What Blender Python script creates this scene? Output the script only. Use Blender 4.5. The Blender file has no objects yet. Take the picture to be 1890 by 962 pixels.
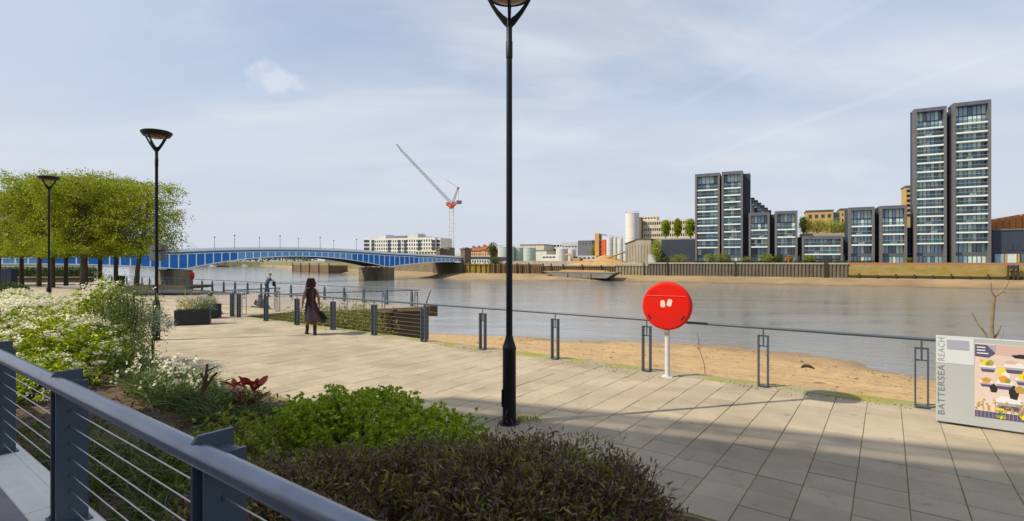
import bpy, bmesh, math, random
import numpy as np
from mathutils import Vector, Matrix, noise as mnoise

# ------------------------------------------------------------------ camera, sky, sun
SC = bpy.context.scene
COL = SC.collection
random.seed(7)
RNG = np.random.default_rng(11)
rad = math.radians
F, CX, CY, HC = 950.0, 945.0, 481.0, 2.3      # focal length (px of a 1890 px picture), principal point, eye height

cam_d = bpy.data.cameras.new('camera')
cam = bpy.data.objects.new('camera', cam_d)
COL.objects.link(cam)
cam.location = (0, 0, HC)
cam.rotation_euler = (rad(90), 0, 0)
cam_d.sensor_width = 36.0
cam_d.lens = 36.0 * F / 1890.0
cam_d.clip_start = 0.05
cam_d.clip_end = 12000
SC.camera = cam

SUN_AZ = math.atan2(-0.969, -0.249)            # direction towards the sun, measured from +Y to +X
SUN_EL = rad(47.6)
world = bpy.data.worlds.new('World')
SC.world = world
world.use_nodes = True
nt = world.node_tree
nt.nodes.clear()
def wn(t, **k):
    n = nt.nodes.new(t)
    for a, b in k.items():
        setattr(n, a, b)
    return n
L = nt.links.new
out = wn('ShaderNodeOutputWorld')
bg = wn('ShaderNodeBackground')
bg.inputs['Strength'].default_value = 0.1
sky = wn('ShaderNodeTexSky')
sky.sky_type = 'NISHITA'
sky.sun_disc = False
sky.sun_elevation = SUN_EL
sky.sun_rotation = SUN_AZ
sky.dust_density = 1.6
sky.air_density = 1.0
tc = wn('ShaderNodeTexCoord')
sep = wn('ShaderNodeSeparateXYZ')
L(tc.outputs['Generated'], sep.inputs[0])
def wmath(op, a, b=None, clamp=False):
    n = wn('ShaderNodeMath', operation=op)
    n.use_clamp = clamp
    for i, x in enumerate((a, b)):
        if x is None:
            continue
        if isinstance(x, (int, float)):
            n.inputs[i].default_value = x
        else:
            L(x, n.inputs[i])
    return n.outputs[0]
zc = wmath('ADD', wmath('MAXIMUM', sep.outputs['Z'], 0.0), 0.16)
comb = wn('ShaderNodeCombineXYZ')
L(wmath('DIVIDE', sep.outputs['X'], zc), comb.inputs['X'])
L(wmath('DIVIDE', sep.outputs['Y'], zc), comb.inputs['Y'])
mp = wn('ShaderNodeMapping')
mp.inputs['Rotation'].default_value = (0, 0, rad(28))
mp.inputs['Scale'].default_value = (0.55, 1.15, 1)
L(comb.outputs[0], mp.inputs[0])
n1 = wn('ShaderNodeTexNoise')
n1.inputs['Scale'].default_value = 1.0
n1.inputs['Detail'].default_value = 8
n1.inputs['Roughness'].default_value = 0.55
n1.inputs['Distortion'].default_value = 0.6
L(mp.outputs[0], n1.inputs['Vector'])
r1 = wn('ShaderNodeMapRange')
r1.interpolation_type = 'SMOOTHSTEP'
r1.inputs['From Min'].default_value = 0.36
r1.inputs['From Max'].default_value = 0.64
r1.inputs['To Min'].default_value = 0.52
r1.inputs['To Max'].default_value = 0.97
L(n1.outputs['Fac'], r1.inputs['Value'])
cl = wn('ShaderNodeMix', data_type='RGBA')
nb_ = wn('ShaderNodeTexNoise'); nb_.inputs['Scale'].default_value = 0.9; nb_.inputs['Detail'].default_value = 6
mpb = wn('ShaderNodeMapping'); mpb.inputs['Location'].default_value = (3.1, 1.7, 0); mpb.inputs['Rotation'].default_value = (0, 0, rad(-22)); mpb.inputs['Scale'].default_value = (0.8, 1.3, 1)
L(comb.outputs[0], mpb.inputs[0]); L(mpb.outputs[0], nb_.inputs['Vector'])
rb_ = wn('ShaderNodeMapRange'); rb_.interpolation_type = 'SMOOTHSTEP'; rb_.inputs['From Min'].default_value = 0.40; rb_.inputs['From Max'].default_value = 0.64
L(nb_.outputs['Fac'], rb_.inputs['Value']); L(rb_.outputs[0], cl.inputs[0])
cl.inputs[6].default_value = (3.8, 4.35, 5.4, 1); cl.inputs[7].default_value = (5.2, 5.42, 5.85, 1)
hz = wn('ShaderNodeMapRange')
hz.interpolation_type = 'SMOOTHSTEP'
hz.inputs['From Min'].default_value = 0.0
hz.inputs['From Max'].default_value = 0.42
hz.inputs['To Min'].default_value = 0.92
hz.inputs['To Max'].default_value = 0.0
L(sep.outputs['Z'], hz.inputs['Value'])
mx = wn('ShaderNodeMix', data_type='RGBA')
L(r1.outputs[0], mx.inputs[0])
L(sky.outputs[0], mx.inputs[6])
L(cl.outputs[2], mx.inputs[7])
mh = wn('ShaderNodeMix', data_type='RGBA')
L(hz.outputs[0], mh.inputs[0])
L(mx.outputs[2], mh.inputs[6])
mh.inputs[7].default_value = (4.3, 4.6, 5.2, 1)
# thin vapour trails: bands about great circles, broken up by noise
last = mh.outputs[2]
def ray(px, py):
    return Vector(((px - CX) / F, 1.0, -(py - CY) / F)).normalized()
n2 = wn('ShaderNodeTexNoise')
n2.inputs['Scale'].default_value = 7
n2.inputs['Detail'].default_value = 5
L(tc.outputs['Generated'], n2.inputs['Vector'])
for (a, b, w, k) in (((1350, 272), (1760, 128), 0.008, 0.22), ((1380, 130), (1640, -10), 0.010, 0.14)):
    n = ray(*a).cross(ray(*b)).normalized()
    m = (ray(*a) + ray(*b)).normalized()
    d1 = wn('ShaderNodeVectorMath', operation='DOT_PRODUCT')
    L(tc.outputs['Generated'], d1.inputs[0]); d1.inputs[1].default_value = n
    d2 = wn('ShaderNodeVectorMath', operation='DOT_PRODUCT')
    L(tc.outputs['Generated'], d2.inputs[0]); d2.inputs[1].default_value = m
    band = wn('ShaderNodeMapRange'); band.interpolation_type = 'SMOOTHSTEP'
    L(wmath('ABSOLUTE', d1.outputs['Value']), band.inputs['Value'])
    band.inputs['From Max'].default_value = w; band.inputs['To Min'].default_value = k; band.inputs['To Max'].default_value = 0
    ext = wn('ShaderNodeMapRange'); ext.interpolation_type = 'SMOOTHSTEP'
    L(d2.outputs['Value'], ext.inputs['Value'])
    ext.inputs['From Min'].default_value = 0.96; ext.inputs['From Max'].default_value = 0.985
    fac = wmath('MULTIPLY', wmath('MULTIPLY', band.outputs[0], ext.outputs[0]), wmath('MULTIPLY', n2.outputs['Fac'], 1.5), True)
    mm = wn('ShaderNodeMix', data_type='RGBA')
    L(fac, mm.inputs[0]); L(last, mm.inputs[6]); mm.inputs[7].default_value = (5.3, 5.6, 6.3, 1)
    last = mm.outputs[2]
# small low cumulus scraps
for (px, py, rx, ry, k, c) in ((512, 150, .06, .026, .5, (5.4, 5.6, 6.0, 1)), (690, 312, .045, .02, .35, (3.9, 4.2, 4.9, 1)),
                               (1070, 338, .04, .012, .5, (3.9, 4.2, 4.9, 1)), (1175, 346, .06, .016, .55, (3.95, 4.25, 5.0, 1)),
                               (1560, 312, .06, .02, .3, (5.2, 5.4, 5.9, 1))):
    c0 = ray(px, py)
    ex = Vector((0, 0, 1)).cross(c0).normalized(); ey = c0.cross(ex).normalized()
    ds = []
    for e, r in ((ex, rx), (ey, ry)):
        dd = wn('ShaderNodeVectorMath', operation='DOT_PRODUCT')
        L(tc.outputs['Generated'], dd.inputs[0]); dd.inputs[1].default_value = e
        ds.append(wmath('POWER', wmath('ABSOLUTE', wmath('DIVIDE', dd.outputs['Value'], r)), 2.0))
    front = wn('ShaderNodeVectorMath', operation='DOT_PRODUCT')
    L(tc.outputs['Generated'], front.inputs[0]); front.inputs[1].default_value = c0
    n3 = wn('ShaderNodeTexNoise'); n3.inputs['Scale'].default_value = 26; n3.inputs['Detail'].default_value = 5
    L(tc.outputs['Generated'], n3.inputs['Vector'])
    q = wmath('ADD', wmath('SQRT', wmath('ADD', ds[0], ds[1])), wmath('MULTIPLY', wmath('SUBTRACT', n3.outputs['Fac'], 0.5), 3.2))
    mr = wn('ShaderNodeMapRange'); mr.interpolation_type = 'SMOOTHSTEP'
    L(q, mr.inputs['Value']); mr.inputs['From Min'].default_value = 0.1; mr.inputs['From Max'].default_value = 1.0
    mr.inputs['To Min'].default_value = k; mr.inputs['To Max'].default_value = 0
    fac = wmath('MULTIPLY', mr.outputs[0], wmath('GREATER_THAN', front.outputs['Value'], 0.0))
    mm = wn('ShaderNodeMix', data_type='RGBA')
    L(fac, mm.inputs[0]); L(last, mm.inputs[6]); mm.inputs[7].default_value = c
    last = mm.outputs[2]
L(last, bg.inputs['Color'])
L(bg.outputs[0], out.inputs['Surface'])

sun_d = bpy.data.lights.new('sun', 'SUN')
sun_d.energy = 3.6
sun_d.angle = rad(0.53)
sun_d.color = (1.0, 0.88, 0.68)
sun = bpy.data.objects.new('sun', sun_d)
COL.objects.link(sun)
sdir = Vector((-0.969 * math.cos(SUN_EL), -0.249 * math.cos(SUN_EL), math.sin(SUN_EL))).normalized()
sun.rotation_euler = sdir.to_track_quat('Z', 'Y').to_euler()
sun.location = (-30, -10, 60)
SC.view_settings.view_transform = 'Standard'
SC.view_settings.look = 'None'
SC.view_settings.gamma = 1.0
SC.view_settings.exposure = 0.60
SC.cycles.max_bounces = 8
SC.cycles.transparent_max_bounces = 16

# ------------------------------------------------------------------ frames and helpers
EU, EV = Vector((0.807, -0.590, 0)), Vector((0.590, 0.807, 0))        # along the promenade, towards the river
EF, NF = Vector((0.8944, -0.4472, 0)), Vector((0.4472, 0.8944, 0))    # along the far quay, away from the river
def U(u, v, z=0.0):
    return Vector((0.807 * u + 0.590 * v, -0.590 * u + 0.807 * v, z))
def FB(s, t, z=0.0):
    return Vector((0, 245, 0)) + EF * s + NF * t + Vector((0, 0, z))
def fs(px, t=0.0):                       # s of the far-bank point seen at picture column px on plane t
    xr = (px - CX) / F
    Y = (219.13 + t) / (0.8944 + 0.4472 * xr)
    return xr * Y * 0.8944 - (Y - 245) * 0.4472, Y
def zz(py, Y):
    return HC - (py - CY) / F * Y
def G(px, py, z=0.0):
    Y = F * (HC - z) / (py - CY)
    return Vector(((px - CX) / F * Y, Y, z))
def P(px, py, Y):
    return Vector(((px - CX) / F * Y, Y, zz(py, Y)))

ORD = ['first', 'second', 'third', 'fourth', 'fifth', 'sixth', 'seventh', 'eighth', 'ninth', 'tenth', 'eleventh', 'twelfth', 'thirteenth', 'fourteenth', 'fifteenth']
ROOT = {}
def tag(o, label, cat, group=None):
    o['label'] = label; o['category'] = cat
    if group:
        o['group'] = group
    return o
def thing(name, label, cat, loc=(0, 0, 0), rz=0.0, group=None):
    o = bpy.data.objects.new(name, None)
    COL.objects.link(o)
    o.empty_display_size = 0.2
    o.location = loc; o.rotation_euler = (0, 0, rz)
    ROOT[o.name] = Vector(loc)
    return tag(o, label, cat, group)
def base_of(o):
    while o.parent:
        o = o.parent
    return ROOT.get(o.name, Vector((0, 0, 0)))
def link(name, me, mats, parent=None, loc=None, kind=None, label=None):
    o = bpy.data.objects.new(name, me)
    COL.objects.link(o)
    for m in mats:
        if m and m.name not in [x.name for x in me.materials if x]:
            me.materials.append(m)
    if parent:
        o.parent = parent
    if loc is not None:
        o.location = loc
    if kind:
        o['kind'] = kind
    if label:
        o['label'] = label
    return o
def copy_tree(o, parent=None, loc=None, rz=None):
    c = o.copy(); COL.objects.link(c)
    if parent:
        c.parent = parent
    if loc is not None:
        c.location = loc
        ROOT[c.name] = Vector(loc)
    if rz is not None:
        c.rotation_euler = (0, 0, rz)
    for ch in list(o.children):
        copy_tree(ch, c)
    return c

class MB:
    def __init__(s):
        s.v = []; s.f = []; s.m = []
    def add(s, vs, fs_, m=0):
        n = len(s.v)
        s.v.extend([tuple(x) for x in vs])
        for q in fs_:
            s.f.append([i + n for i in q]); s.m.append(m)
        return s
    def hexa(s, p, m=0):                 # 8 points: bottom 4, top 4
        return s.add(p, [(3, 2, 1, 0), (4, 5, 6, 7), (0, 1, 5, 4), (1, 2, 6, 5), (2, 3, 7, 6), (3, 0, 4, 7)], m)
    def box(s, c, d, m=0, rz=0.0, fr=None):
        hx, hy, hz_ = d[0] / 2, d[1] / 2, d[2] / 2
        ps = [(-hx, -hy, -hz_), (hx, -hy, -hz_), (hx, hy, -hz_), (-hx, hy, -hz_), (-hx, -hy, hz_), (hx, -hy, hz_), (hx, hy, hz_), (-hx, hy, hz_)]
        c = Vector(c)
        if fr:
            ex, ey = fr
            pts = [c + ex * a + ey * b + Vector((0, 0, e)) for a, b, e in ps]
        else:
            co, si = math.cos(rz), math.sin(rz)
            pts = [c + Vector((a * co - b * si, a * si + b * co, e)) for a, b, e in ps]
        return s.hexa(pts, m)
    def span(s, fn, a0, a1, b0, b1, z0, z1, m=0):   # box in a frame function fn(a, b, z)
        return s.hexa([fn(a0, b0, z0), fn(a1, b0, z0), fn(a1, b1, z0), fn(a0, b1, z0), fn(a0, b0, z1), fn(a1, b0, z1), fn(a1, b1, z1), fn(a0, b1, z1)], m)
    def tube(s, pts, r, n=8, m=0, cap=True):
        pts = [Vector(p) for p in pts]
        rs = r if isinstance(r, (list, tuple)) else [r] * len(pts)
        base = len(s.v)
        prev = None
        for i, p in enumerate(pts):
            d = (pts[min(i + 1, len(pts) - 1)] - pts[max(i - 1, 0)])
            if d.length < 1e-9:
                d = Vector((0, 0, 1))
            d.normalize()
            if prev is None:
                a = Vector((0, 0, 1)) if abs(d.z) < 0.9 else Vector((1, 0, 0))
                x = d.cross(a).normalized()
            else:
                x = (prev - d * prev.dot(d)).normalized()
            prev = x
            y = d.cross(x)
            for k in range(n):
                an = 2 * math.pi * k / n
                s.v.append(tuple(p + (x * math.cos(an) + y * math.sin(an)) * rs[i]))
        for i in range(len(pts) - 1):
            for k in range(n):
                a = base + i * n + k; b = base + i * n + (k + 1) % n
                s.f.append([a, b, b + n, a + n]); s.m.append(m)
        if cap:
            s.f.append([base + k for k in range(n)][::-1]); s.m.append(m)
            e = base + (len(pts) - 1) * n
            s.f.append([e + k for k in range(n)]); s.m.append(m)
        return s
    def lathe(s, prof, c=(0, 0, 0), n=24, m=0, axes=None):   # prof: (r, h)
        ex, ey, ez = axes or (Vector((1, 0, 0)), Vector((0, 1, 0)), Vector((0, 0, 1)))
        c = Vector(c); base = len(s.v)
        for r, h in prof:
            for k in range(n):
                an = 2 * math.pi * k / n
                s.v.append(tuple(c + ex * (r * math.cos(an)) + ey * (r * math.sin(an)) + ez * h))
        for i in range(len(prof) - 1):
            for k in range(n):
                a = base + i * n + k; b = base + i * n + (k + 1) % n
                s.f.append([a, b, b + n, a + n]); s.m.append(m)
        if prof[0][0] > 1e-4:
            s.f.append([base + k for k in range(n)][::-1]); s.m.append(m)
        if prof[-1][0] > 1e-4:
            e = base + (len(prof) - 1) * n
            s.f.append([e + k for k in range(n)]); s.m.append(m)
        return s
    def poly(s, pts, m=0):
        return s.add(pts, [list(range(len(pts)))], m)
    def prism(s, pts, dvec, m=0):        # extrude polygon pts by dvec
        n = len(pts); dv = Vector(dvec)
        a = [Vector(p) for p in pts]
        return s.add(a + [p + dv for p in a], [list(range(n))[::-1], list(range(n, 2 * n))] + [[i, (i + 1) % n, n + (i + 1) % n, n + i] for i in range(n)], m)
    def mesh(s, name, off=Vector((0, 0, 0)), smooth=False, fix=True):
        me = bpy.data.meshes.new(name)
        me.from_pydata([(x - off.x, y - off.y, z - off.z) for x, y, z in s.v], [], s.f)
        if any(s.m):
            me.polygons.foreach_set('material_index', s.m)
        if fix:
            bm = bmesh.new(); bm.from_mesh(me)
            bmesh.ops.recalc_face_normals(bm, faces=bm.faces)
            bm.to_mesh(me); bm.free()
        if smooth:
            me.polygons.foreach_set('use_smooth', [True] * len(me.polygons))
            try:
                me.set_sharp_from_angle(angle=rad(40))
            except Exception:
                pass
        return me
    def build(s, name, mats, parent=None, smooth=False, kind=None, label=None, local=False, bevel=0):
        if not isinstance(mats, (list, tuple)):
            mats = [mats]
        off = base_of(parent) if (parent and not local) else Vector((0, 0, 0))
        me = s.mesh(name, off, smooth)
        for m in mats:
            me.materials.append(m)
        o = bpy.data.objects.new(name, me)
        COL.objects.link(o)
        if parent:
            o.parent = parent
        if kind:
            o['kind'] = kind
        if label:
            o['label'] = label
        if bevel:
            b = o.modifiers.new('bevel', 'BEVEL'); b.width = bevel; b.segments = 2; b.limit_method = 'ANGLE'
        return o

def fast_mesh(name, V, quads, mi=None, smooth=False):
    me = bpy.data.meshes.new(name)
    V = np.asarray(V, dtype=np.float32); quads = np.asarray(quads, dtype=np.int32)
    k = quads.shape[1]
    me.vertices.add(len(V)); me.vertices.foreach_set('co', V.ravel())
    me.loops.add(quads.size); me.loops.foreach_set('vertex_index', quads.ravel())
    me.polygons.add(len(quads))
    me.polygons.foreach_set('loop_start', np.arange(0, quads.size, k, dtype=np.int32))
    me.polygons.foreach_set('loop_total', np.full(len(quads), k, dtype=np.int32))
    if mi is not None:
        me.polygons.foreach_set('material_index', np.asarray(mi, dtype=np.int32))
    if smooth:
        me.polygons.foreach_set('use_smooth', np.ones(len(quads), dtype=bool))
    me.update(calc_edges=True)
    return me
def petal_mesh(name, Pn, Nn, Ln, rng=RNG):
    """broad petals lying across the direction Nn"""
    n = len(Pn); Nn = unit(Nn)
    A = unit(np.cross(Nn, rng.normal(size=(n, 3)))); S = np.cross(Nn, A); Ln = np.asarray(Ln)[:, None]
    V = np.stack([Pn - A * Ln * .5, Pn + S * Ln * .45 + Nn * Ln * .12, Pn + A * Ln * .5, Pn - S * Ln * .45 + Nn * Ln * .12], axis=1).reshape(-1, 3)
    return fast_mesh(name, V, np.arange(4 * n).reshape(-1, 4))
def unit(a):
    return a / np.maximum(np.linalg.norm(a, axis=1, keepdims=True), 1e-9)
def leaf_mesh(name, Pn, A, Ln, ratio=0.45, droop=0.15, mi=None, rng=RNG):
    """one pointed leaf (a folded four-point blade) per row of Pn, pointing along A"""
    n = len(Pn); A = unit(A)
    S = unit(np.cross(A, rng.normal(size=(n, 3))))
    Nn = np.cross(A, S)
    Ln = np.broadcast_to(np.asarray(Ln, dtype=float), (n,))[:, None]
    W = Ln * ratio * 0.5
    b = Pn
    l = Pn + A * Ln * 0.5 + S * W + Nn * Ln * 0.06
    t = Pn + A * Ln - np.array([0, 0, 1.0]) * Ln * droop
    r = Pn + A * Ln * 0.5 - S * W + Nn * Ln * 0.06
    V = np.stack([b, l, t, r], axis=1).reshape(-1, 3)
    return fast_mesh(name, V, np.arange(4 * n).reshape(-1, 4), mi)

# ------------------------------------------------------------------ materials
MATS = {}
def mat(name, col, rough=0.7, metal=0.0, col2=None, vscale=3.0, vlow=0.35, vhigh=0.7, bump=0.0, bscale=40.0, island=0.0, objr=0.0,
        translucent=0.0, spec=0.4, stretch=(1, 1, 1), detail=6, coat=0.0, world_=False, stain=None):
    if name in MATS:
        return MATS[name]
    m = bpy.data.materials.new(name); m.use_nodes = True
    t = m.node_tree; N = t.nodes; K = t.links.new
    b = N['Principled BSDF']; o = N['Material Output']
    b.inputs['Roughness'].default_value = rough
    b.inputs['Metallic'].default_value = metal
    b.inputs['Specular IOR Level'].default_value = spec
    if coat:
        b.inputs['Coat Weight'].default_value = coat
    src = None
    tcn = N.new('ShaderNodeTexCoord'); mpn = N.new('ShaderNodeMapping')
    mpn.inputs['Scale'].default_value = stretch
    if world_:
        gp = N.new('ShaderNodeNewGeometry'); K(gp.outputs['Position'], mpn.inputs[0])
    else:
        K(tcn.outputs['Object'], mpn.inputs[0])
    if col2 is not None:
        nz = N.new('ShaderNodeTexNoise'); nz.inputs['Scale'].default_value = vscale; nz.inputs['Detail'].default_value = detail
        nz.inputs['Roughness'].default_value = 0.6
        K(mpn.outputs[0], nz.inputs['Vector'])
        mr = N.new('ShaderNodeMapRange'); mr.inputs['From Min'].default_value = vlow; mr.inputs['From Max'].default_value = vhigh
        K(nz.outputs['Fac'], mr.inputs['Value'])
        mx = N.new('ShaderNodeMix'); mx.data_type = 'RGBA'
        K(mr.outputs[0], mx.inputs[0])
        mx.inputs[6].default_value = (*col, 1); mx.inputs[7].default_value = (*col2, 1)
        src = mx.outputs[2]
    if stain is not None and src is not None:      # broad dirt and small dark spots that belong to the surface
        for sc_, lo_, hi_, amt in stain:
            nz = N.new('ShaderNodeTexNoise'); nz.inputs['Scale'].default_value = sc_; nz.inputs['Detail'].default_value = 4
            K(mpn.outputs[0], nz.inputs['Vector'])
            mr = N.new('ShaderNodeMapRange'); mr.inputs['From Min'].default_value = lo_; mr.inputs['From Max'].default_value = hi_
            mr.inputs['To Max'].default_value = amt
            K(nz.outputs['Fac'], mr.inputs['Value'])
            mx2 = N.new('ShaderNodeMix'); mx2.data_type = 'RGBA'; mx2.blend_type = 'MULTIPLY'
            K(mr.outputs[0], mx2.inputs[0]); K(src, mx2.inputs[6]); mx2.inputs[7].default_value = (.45, .42, .36, 1); src = mx2.outputs[2]
    if island or objr:
        hs = N.new('ShaderNodeHueSaturation')
        if src is not None:
            K(src, hs.inputs['Color'])
        else:
            hs.inputs['Color'].default_value = (*col, 1)
        add = None
        if island:
            g = N.new('ShaderNodeNewGeometry')
            mr = N.new('ShaderNodeMapRange'); mr.inputs['To Min'].default_value = 1 - island; mr.inputs['To Max'].default_value = 1 + island
            K(g.outputs['Random Per Island'], mr.inputs['Value']); add = mr.outputs[0]
        if objr:
            g = N.new('ShaderNodeObjectInfo')
            mr = N.new('ShaderNodeMapRange'); mr.inputs['To Min'].default_value = 1 - objr; mr.inputs['To Max'].default_value = 1 + objr
            K(g.outputs['Random'], mr.inputs['Value'])
            if add is None:
                add = mr.outputs[0]
            else:
                mu = N.new('ShaderNodeMath'); mu.operation = 'MULTIPLY'; K(add, mu.inputs[0]); K(mr.outputs[0], mu.inputs[1]); add = mu.outputs[0]
        K(add, hs.inputs['Value']); src = hs.outputs[0]
    if src is None:
        b.inputs['Base Color'].default_value = (*col, 1)
    else:
        K(src, b.inputs['Base Color'])
    if bump:
        nb = N.new('ShaderNodeTexNoise'); nb.inputs['Scale'].default_value = bscale; nb.inputs['Detail'].default_value = 5
        K(mpn.outputs[0], nb.inputs['Vector'])
        bp = N.new('ShaderNodeBump'); bp.inputs['Strength'].default_value = bump; bp.inputs['Distance'].default_value = 0.02
        K(nb.outputs['Fac'], bp.inputs['Height']); K(bp.outputs[0], b.inputs['Normal'])
    if translucent:
        tr = N.new('ShaderNodeBsdfTranslucent')
        if src is None:
            tr.inputs['Color'].default_value = (*col, 1)
        else:
            K(src, tr.inputs['Color'])
        ms = N.new('ShaderNodeMixShader'); ms.inputs[0].default_value = translucent
        K(b.outputs[0], ms.inputs[1]); K(tr.outputs[0], ms.inputs[2]); K(ms.outputs[0], o.inputs['Surface'])
    MATS[name] = m
    return m
def leafmat(name, cols, rough=0.45, translucent=0.3, spec=0.35):
    """leaf colours picked per leaf (one mesh island each) from a ramp"""
    m = bpy.data.materials.new(name); m.use_nodes = True
    t = m.node_tree; N = t.nodes; K = t.links.new
    b = N['Principled BSDF']; o = N['Material Output']
    b.inputs['Roughness'].default_value = rough; b.inputs['Specular IOR Level'].default_value = spec
    g = N.new('ShaderNodeNewGeometry'); cr = N.new('ShaderNodeValToRGB')
    e = cr.color_ramp.elements
    while len(e) < len(cols):
        e.new(0.5)
    for i, c in enumerate(cols):
        e[i].position = i / max(1, len(cols) - 1); e[i].color = (*c, 1)
    K(g.outputs['Random Per Island'], cr.inputs[0]); K(cr.outputs[0], b.inputs['Base Color'])
    tr = N.new('ShaderNodeBsdfTranslucent'); K(cr.outputs[0], tr.inputs['Color'])
    ms = N.new('ShaderNodeMixShader'); ms.inputs[0].default_value = translucent
    K(b.outputs[0], ms.inputs[1]); K(tr.outputs[0], ms.inputs[2]); K(ms.outputs[0], o.inputs['Surface'])
    return m
def glassmat(name, tint, alpha, rough=0.05):
    m = bpy.data.materials.new(name); m.use_nodes = True
    t = m.node_tree; N = t.nodes; K = t.links.new
    b = N['Principled BSDF']; o = N['Material Output']
    b.inputs['Base Color'].default_value = (*tint, 1); b.inputs['Roughness'].default_value = rough; b.inputs['Specular IOR Level'].default_value = 0.7
    tr = N.new('ShaderNodeBsdfTransparent'); tr.inputs['Color'].default_value = (0.75, 0.85, 0.85, 1)
    ms = N.new('ShaderNodeMixShader'); ms.inputs[0].default_value = alpha
    K(tr.outputs[0], ms.inputs[1]); K(b.outputs[0], ms.inputs[2]); K(ms.outputs[0], o.inputs['Surface'])
    return m

M_slab = mat('paving_concrete', (0.39, 0.332, 0.242), 0.85, col2=(0.33, 0.281, 0.208), vscale=2.2, bump=0.3, bscale=90, island=0.09, objr=0.09, world_=True, stain=((0.5, .45, .75, .55), (5.0, .64, .74, .55), (38.0, .62, .72, .35)))
M_joint = mat('mossy_joint', (0.19, 0.165, 0.075), 0.95, col2=(0.27, 0.27, 0.055), vscale=1.2, bump=0.4, bscale=60)
M_coping = mat('mossy_coping', (0.29, 0.26, 0.19), 0.9, col2=(0.24, 0.24, 0.045), vscale=1.1, vlow=0.42, vhigh=0.6, bump=0.35, bscale=45)
M_wallc = mat('river_wall_concrete', (0.20, 0.18, 0.14), 0.9, col2=(0.09, 0.085, 0.04), vscale=0.6, bump=0.3, bscale=12)
M_landing = mat('landing_paving', (0.31, 0.265, 0.225), 0.85, col2=(0.23, 0.195, 0.165), vscale=0.8, bump=0.2, bscale=40)
M_soil = mat('bed_soil', (0.12, 0.078, 0.05), 0.95, col2=(0.055, 0.036, 0.024), vscale=9, bump=0.9, bscale=30)
M_stone = mat('pale_stone', (0.86, 0.84, 0.79), 0.7, col2=(0.78, 0.76, 0.72), vscale=6, bump=0.15, bscale=120)
M_terr = mat('terrace_paving', (0.26, 0.26, 0.28), 0.8, col2=(0.21, 0.21, 0.23), vscale=5, bump=0.15, bscale=90)
M_rail = mat('painted_blue_grey_steel', (0.062, 0.085, 0.115), 0.38, col2=(0.052, 0.072, 0.10), vscale=2, spec=0.5, bump=0.04, bscale=60)
M_wire = mat('stainless_wire', (0.55, 0.54, 0.5), 0.35, metal=0.8)
M_black = mat('black_painted_steel', (0.006, 0.007, 0.011), 0.5, col2=(0.010, 0.011, 0.016), vscale=4, spec=0.25)
M_lens = mat('lamp_lens', (0.14, 0.05, 0.025), 0.3)
M_white = mat('white_paint', (0.75, 0.75, 0.73), 0.5, col2=(0.66, 0.66, 0.63), vscale=4)
M_galv = mat('galvanised_white_post', (0.6, 0.61, 0.63), 0.45, col2=(0.5, 0.5, 0.52), vscale=8)
M_red = mat('red_plastic', (0.72, 0.012, 0.006), 0.5, col2=(0.60, 0.02, 0.012), vscale=5, spec=0.15, stain=((7.0, .6, .75, .35), (40.0, .66, .75, .4)))
M_dark = mat('black_rubber', (0.01, 0.01, 0.01), 0.8)
M_sand = mat('sand_beach', (0.46, 0.315, 0.155), 0.95, col2=(0.35, 0.235, 0.115), vscale=0.7, vlow=0.3, vhigh=0.75, bump=1.0, bscale=14, stain=((2.2, .5, .72, .5), (11.0, .56, .68, .55)))
M_mud = mat('far_foreshore', (0.31, 0.225, 0.125), 0.9, col2=(0.19, 0.14, 0.08), vscale=0.09, bump=0.4, bscale=1.5, stretch=(1, 1.6, 1))
M_land = mat('far_land', (0.16, 0.17, 0.07), 0.95, col2=(0.24, 0.21, 0.14), vscale=0.05)
M_bark = mat('bark', (0.09, 0.07, 0.045), 0.9, col2=(0.05, 0.04, 0.028), vscale=8, bump=0.6, bscale=25, stretch=(1, 1, 0.3))
M_twig = mat('dead_twig', (0.16, 0.1, 0.06), 0.85, col2=(0.1, 0.06, 0.035), vscale=14, bump=0.3, bscale=60, stretch=(1, 1, .3))

def add_wet(m, zlo, zhi, wob):
    """wet, darker and glossier ground just above the water line"""
    t = m.node_tree; N = t.nodes; K = t.links.new; b = N['Principled BSDF']
    src = b.inputs['Base Color'].links[0].from_socket
    g = N.new('ShaderNodeNewGeometry'); sp = N.new('ShaderNodeSeparateXYZ'); K(g.outputs['Position'], sp.inputs[0])
    nz = N.new('ShaderNodeTexNoise'); nz.inputs['Scale'].default_value = .35; nz.inputs['Detail'].default_value = 5; K(g.outputs['Position'], nz.inputs['Vector'])
    ad = N.new('ShaderNodeMath'); ad.operation = 'MULTIPLY_ADD'; K(nz.outputs['Fac'], ad.inputs[0]); ad.inputs[1].default_value = wob; K(sp.outputs['Z'], ad.inputs[2])
    mr = N.new('ShaderNodeMapRange'); mr.inputs['From Min'].default_value = zlo + wob * .5; mr.inputs['From Max'].default_value = zhi + wob * .5
    mr.inputs['To Min'].default_value = 1; mr.inputs['To Max'].default_value = 0; K(ad.outputs[0], mr.inputs['Value'])
    mx = N.new('ShaderNodeMix'); mx.data_type = 'RGBA'; mx.blend_type = 'MULTIPLY'; K(mr.outputs[0], mx.inputs[0]); K(src, mx.inputs[6]); mx.inputs[7].default_value = (.55, .52, .5, 1)
    K(mx.outputs[2], b.inputs['Base Color'])
    mr2 = N.new('ShaderNodeMapRange'); mr2.inputs['To Min'].default_value = .95; mr2.inputs['To Max'].default_value = .45; K(mr.outputs[0], mr2.inputs['Value']); K(mr2.outputs[0], b.inputs['Roughness'])
add_wet(M_sand, -6.0, -5.55, .35)
add_wet(M_mud, -6.1, -5.3, .8)
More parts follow.
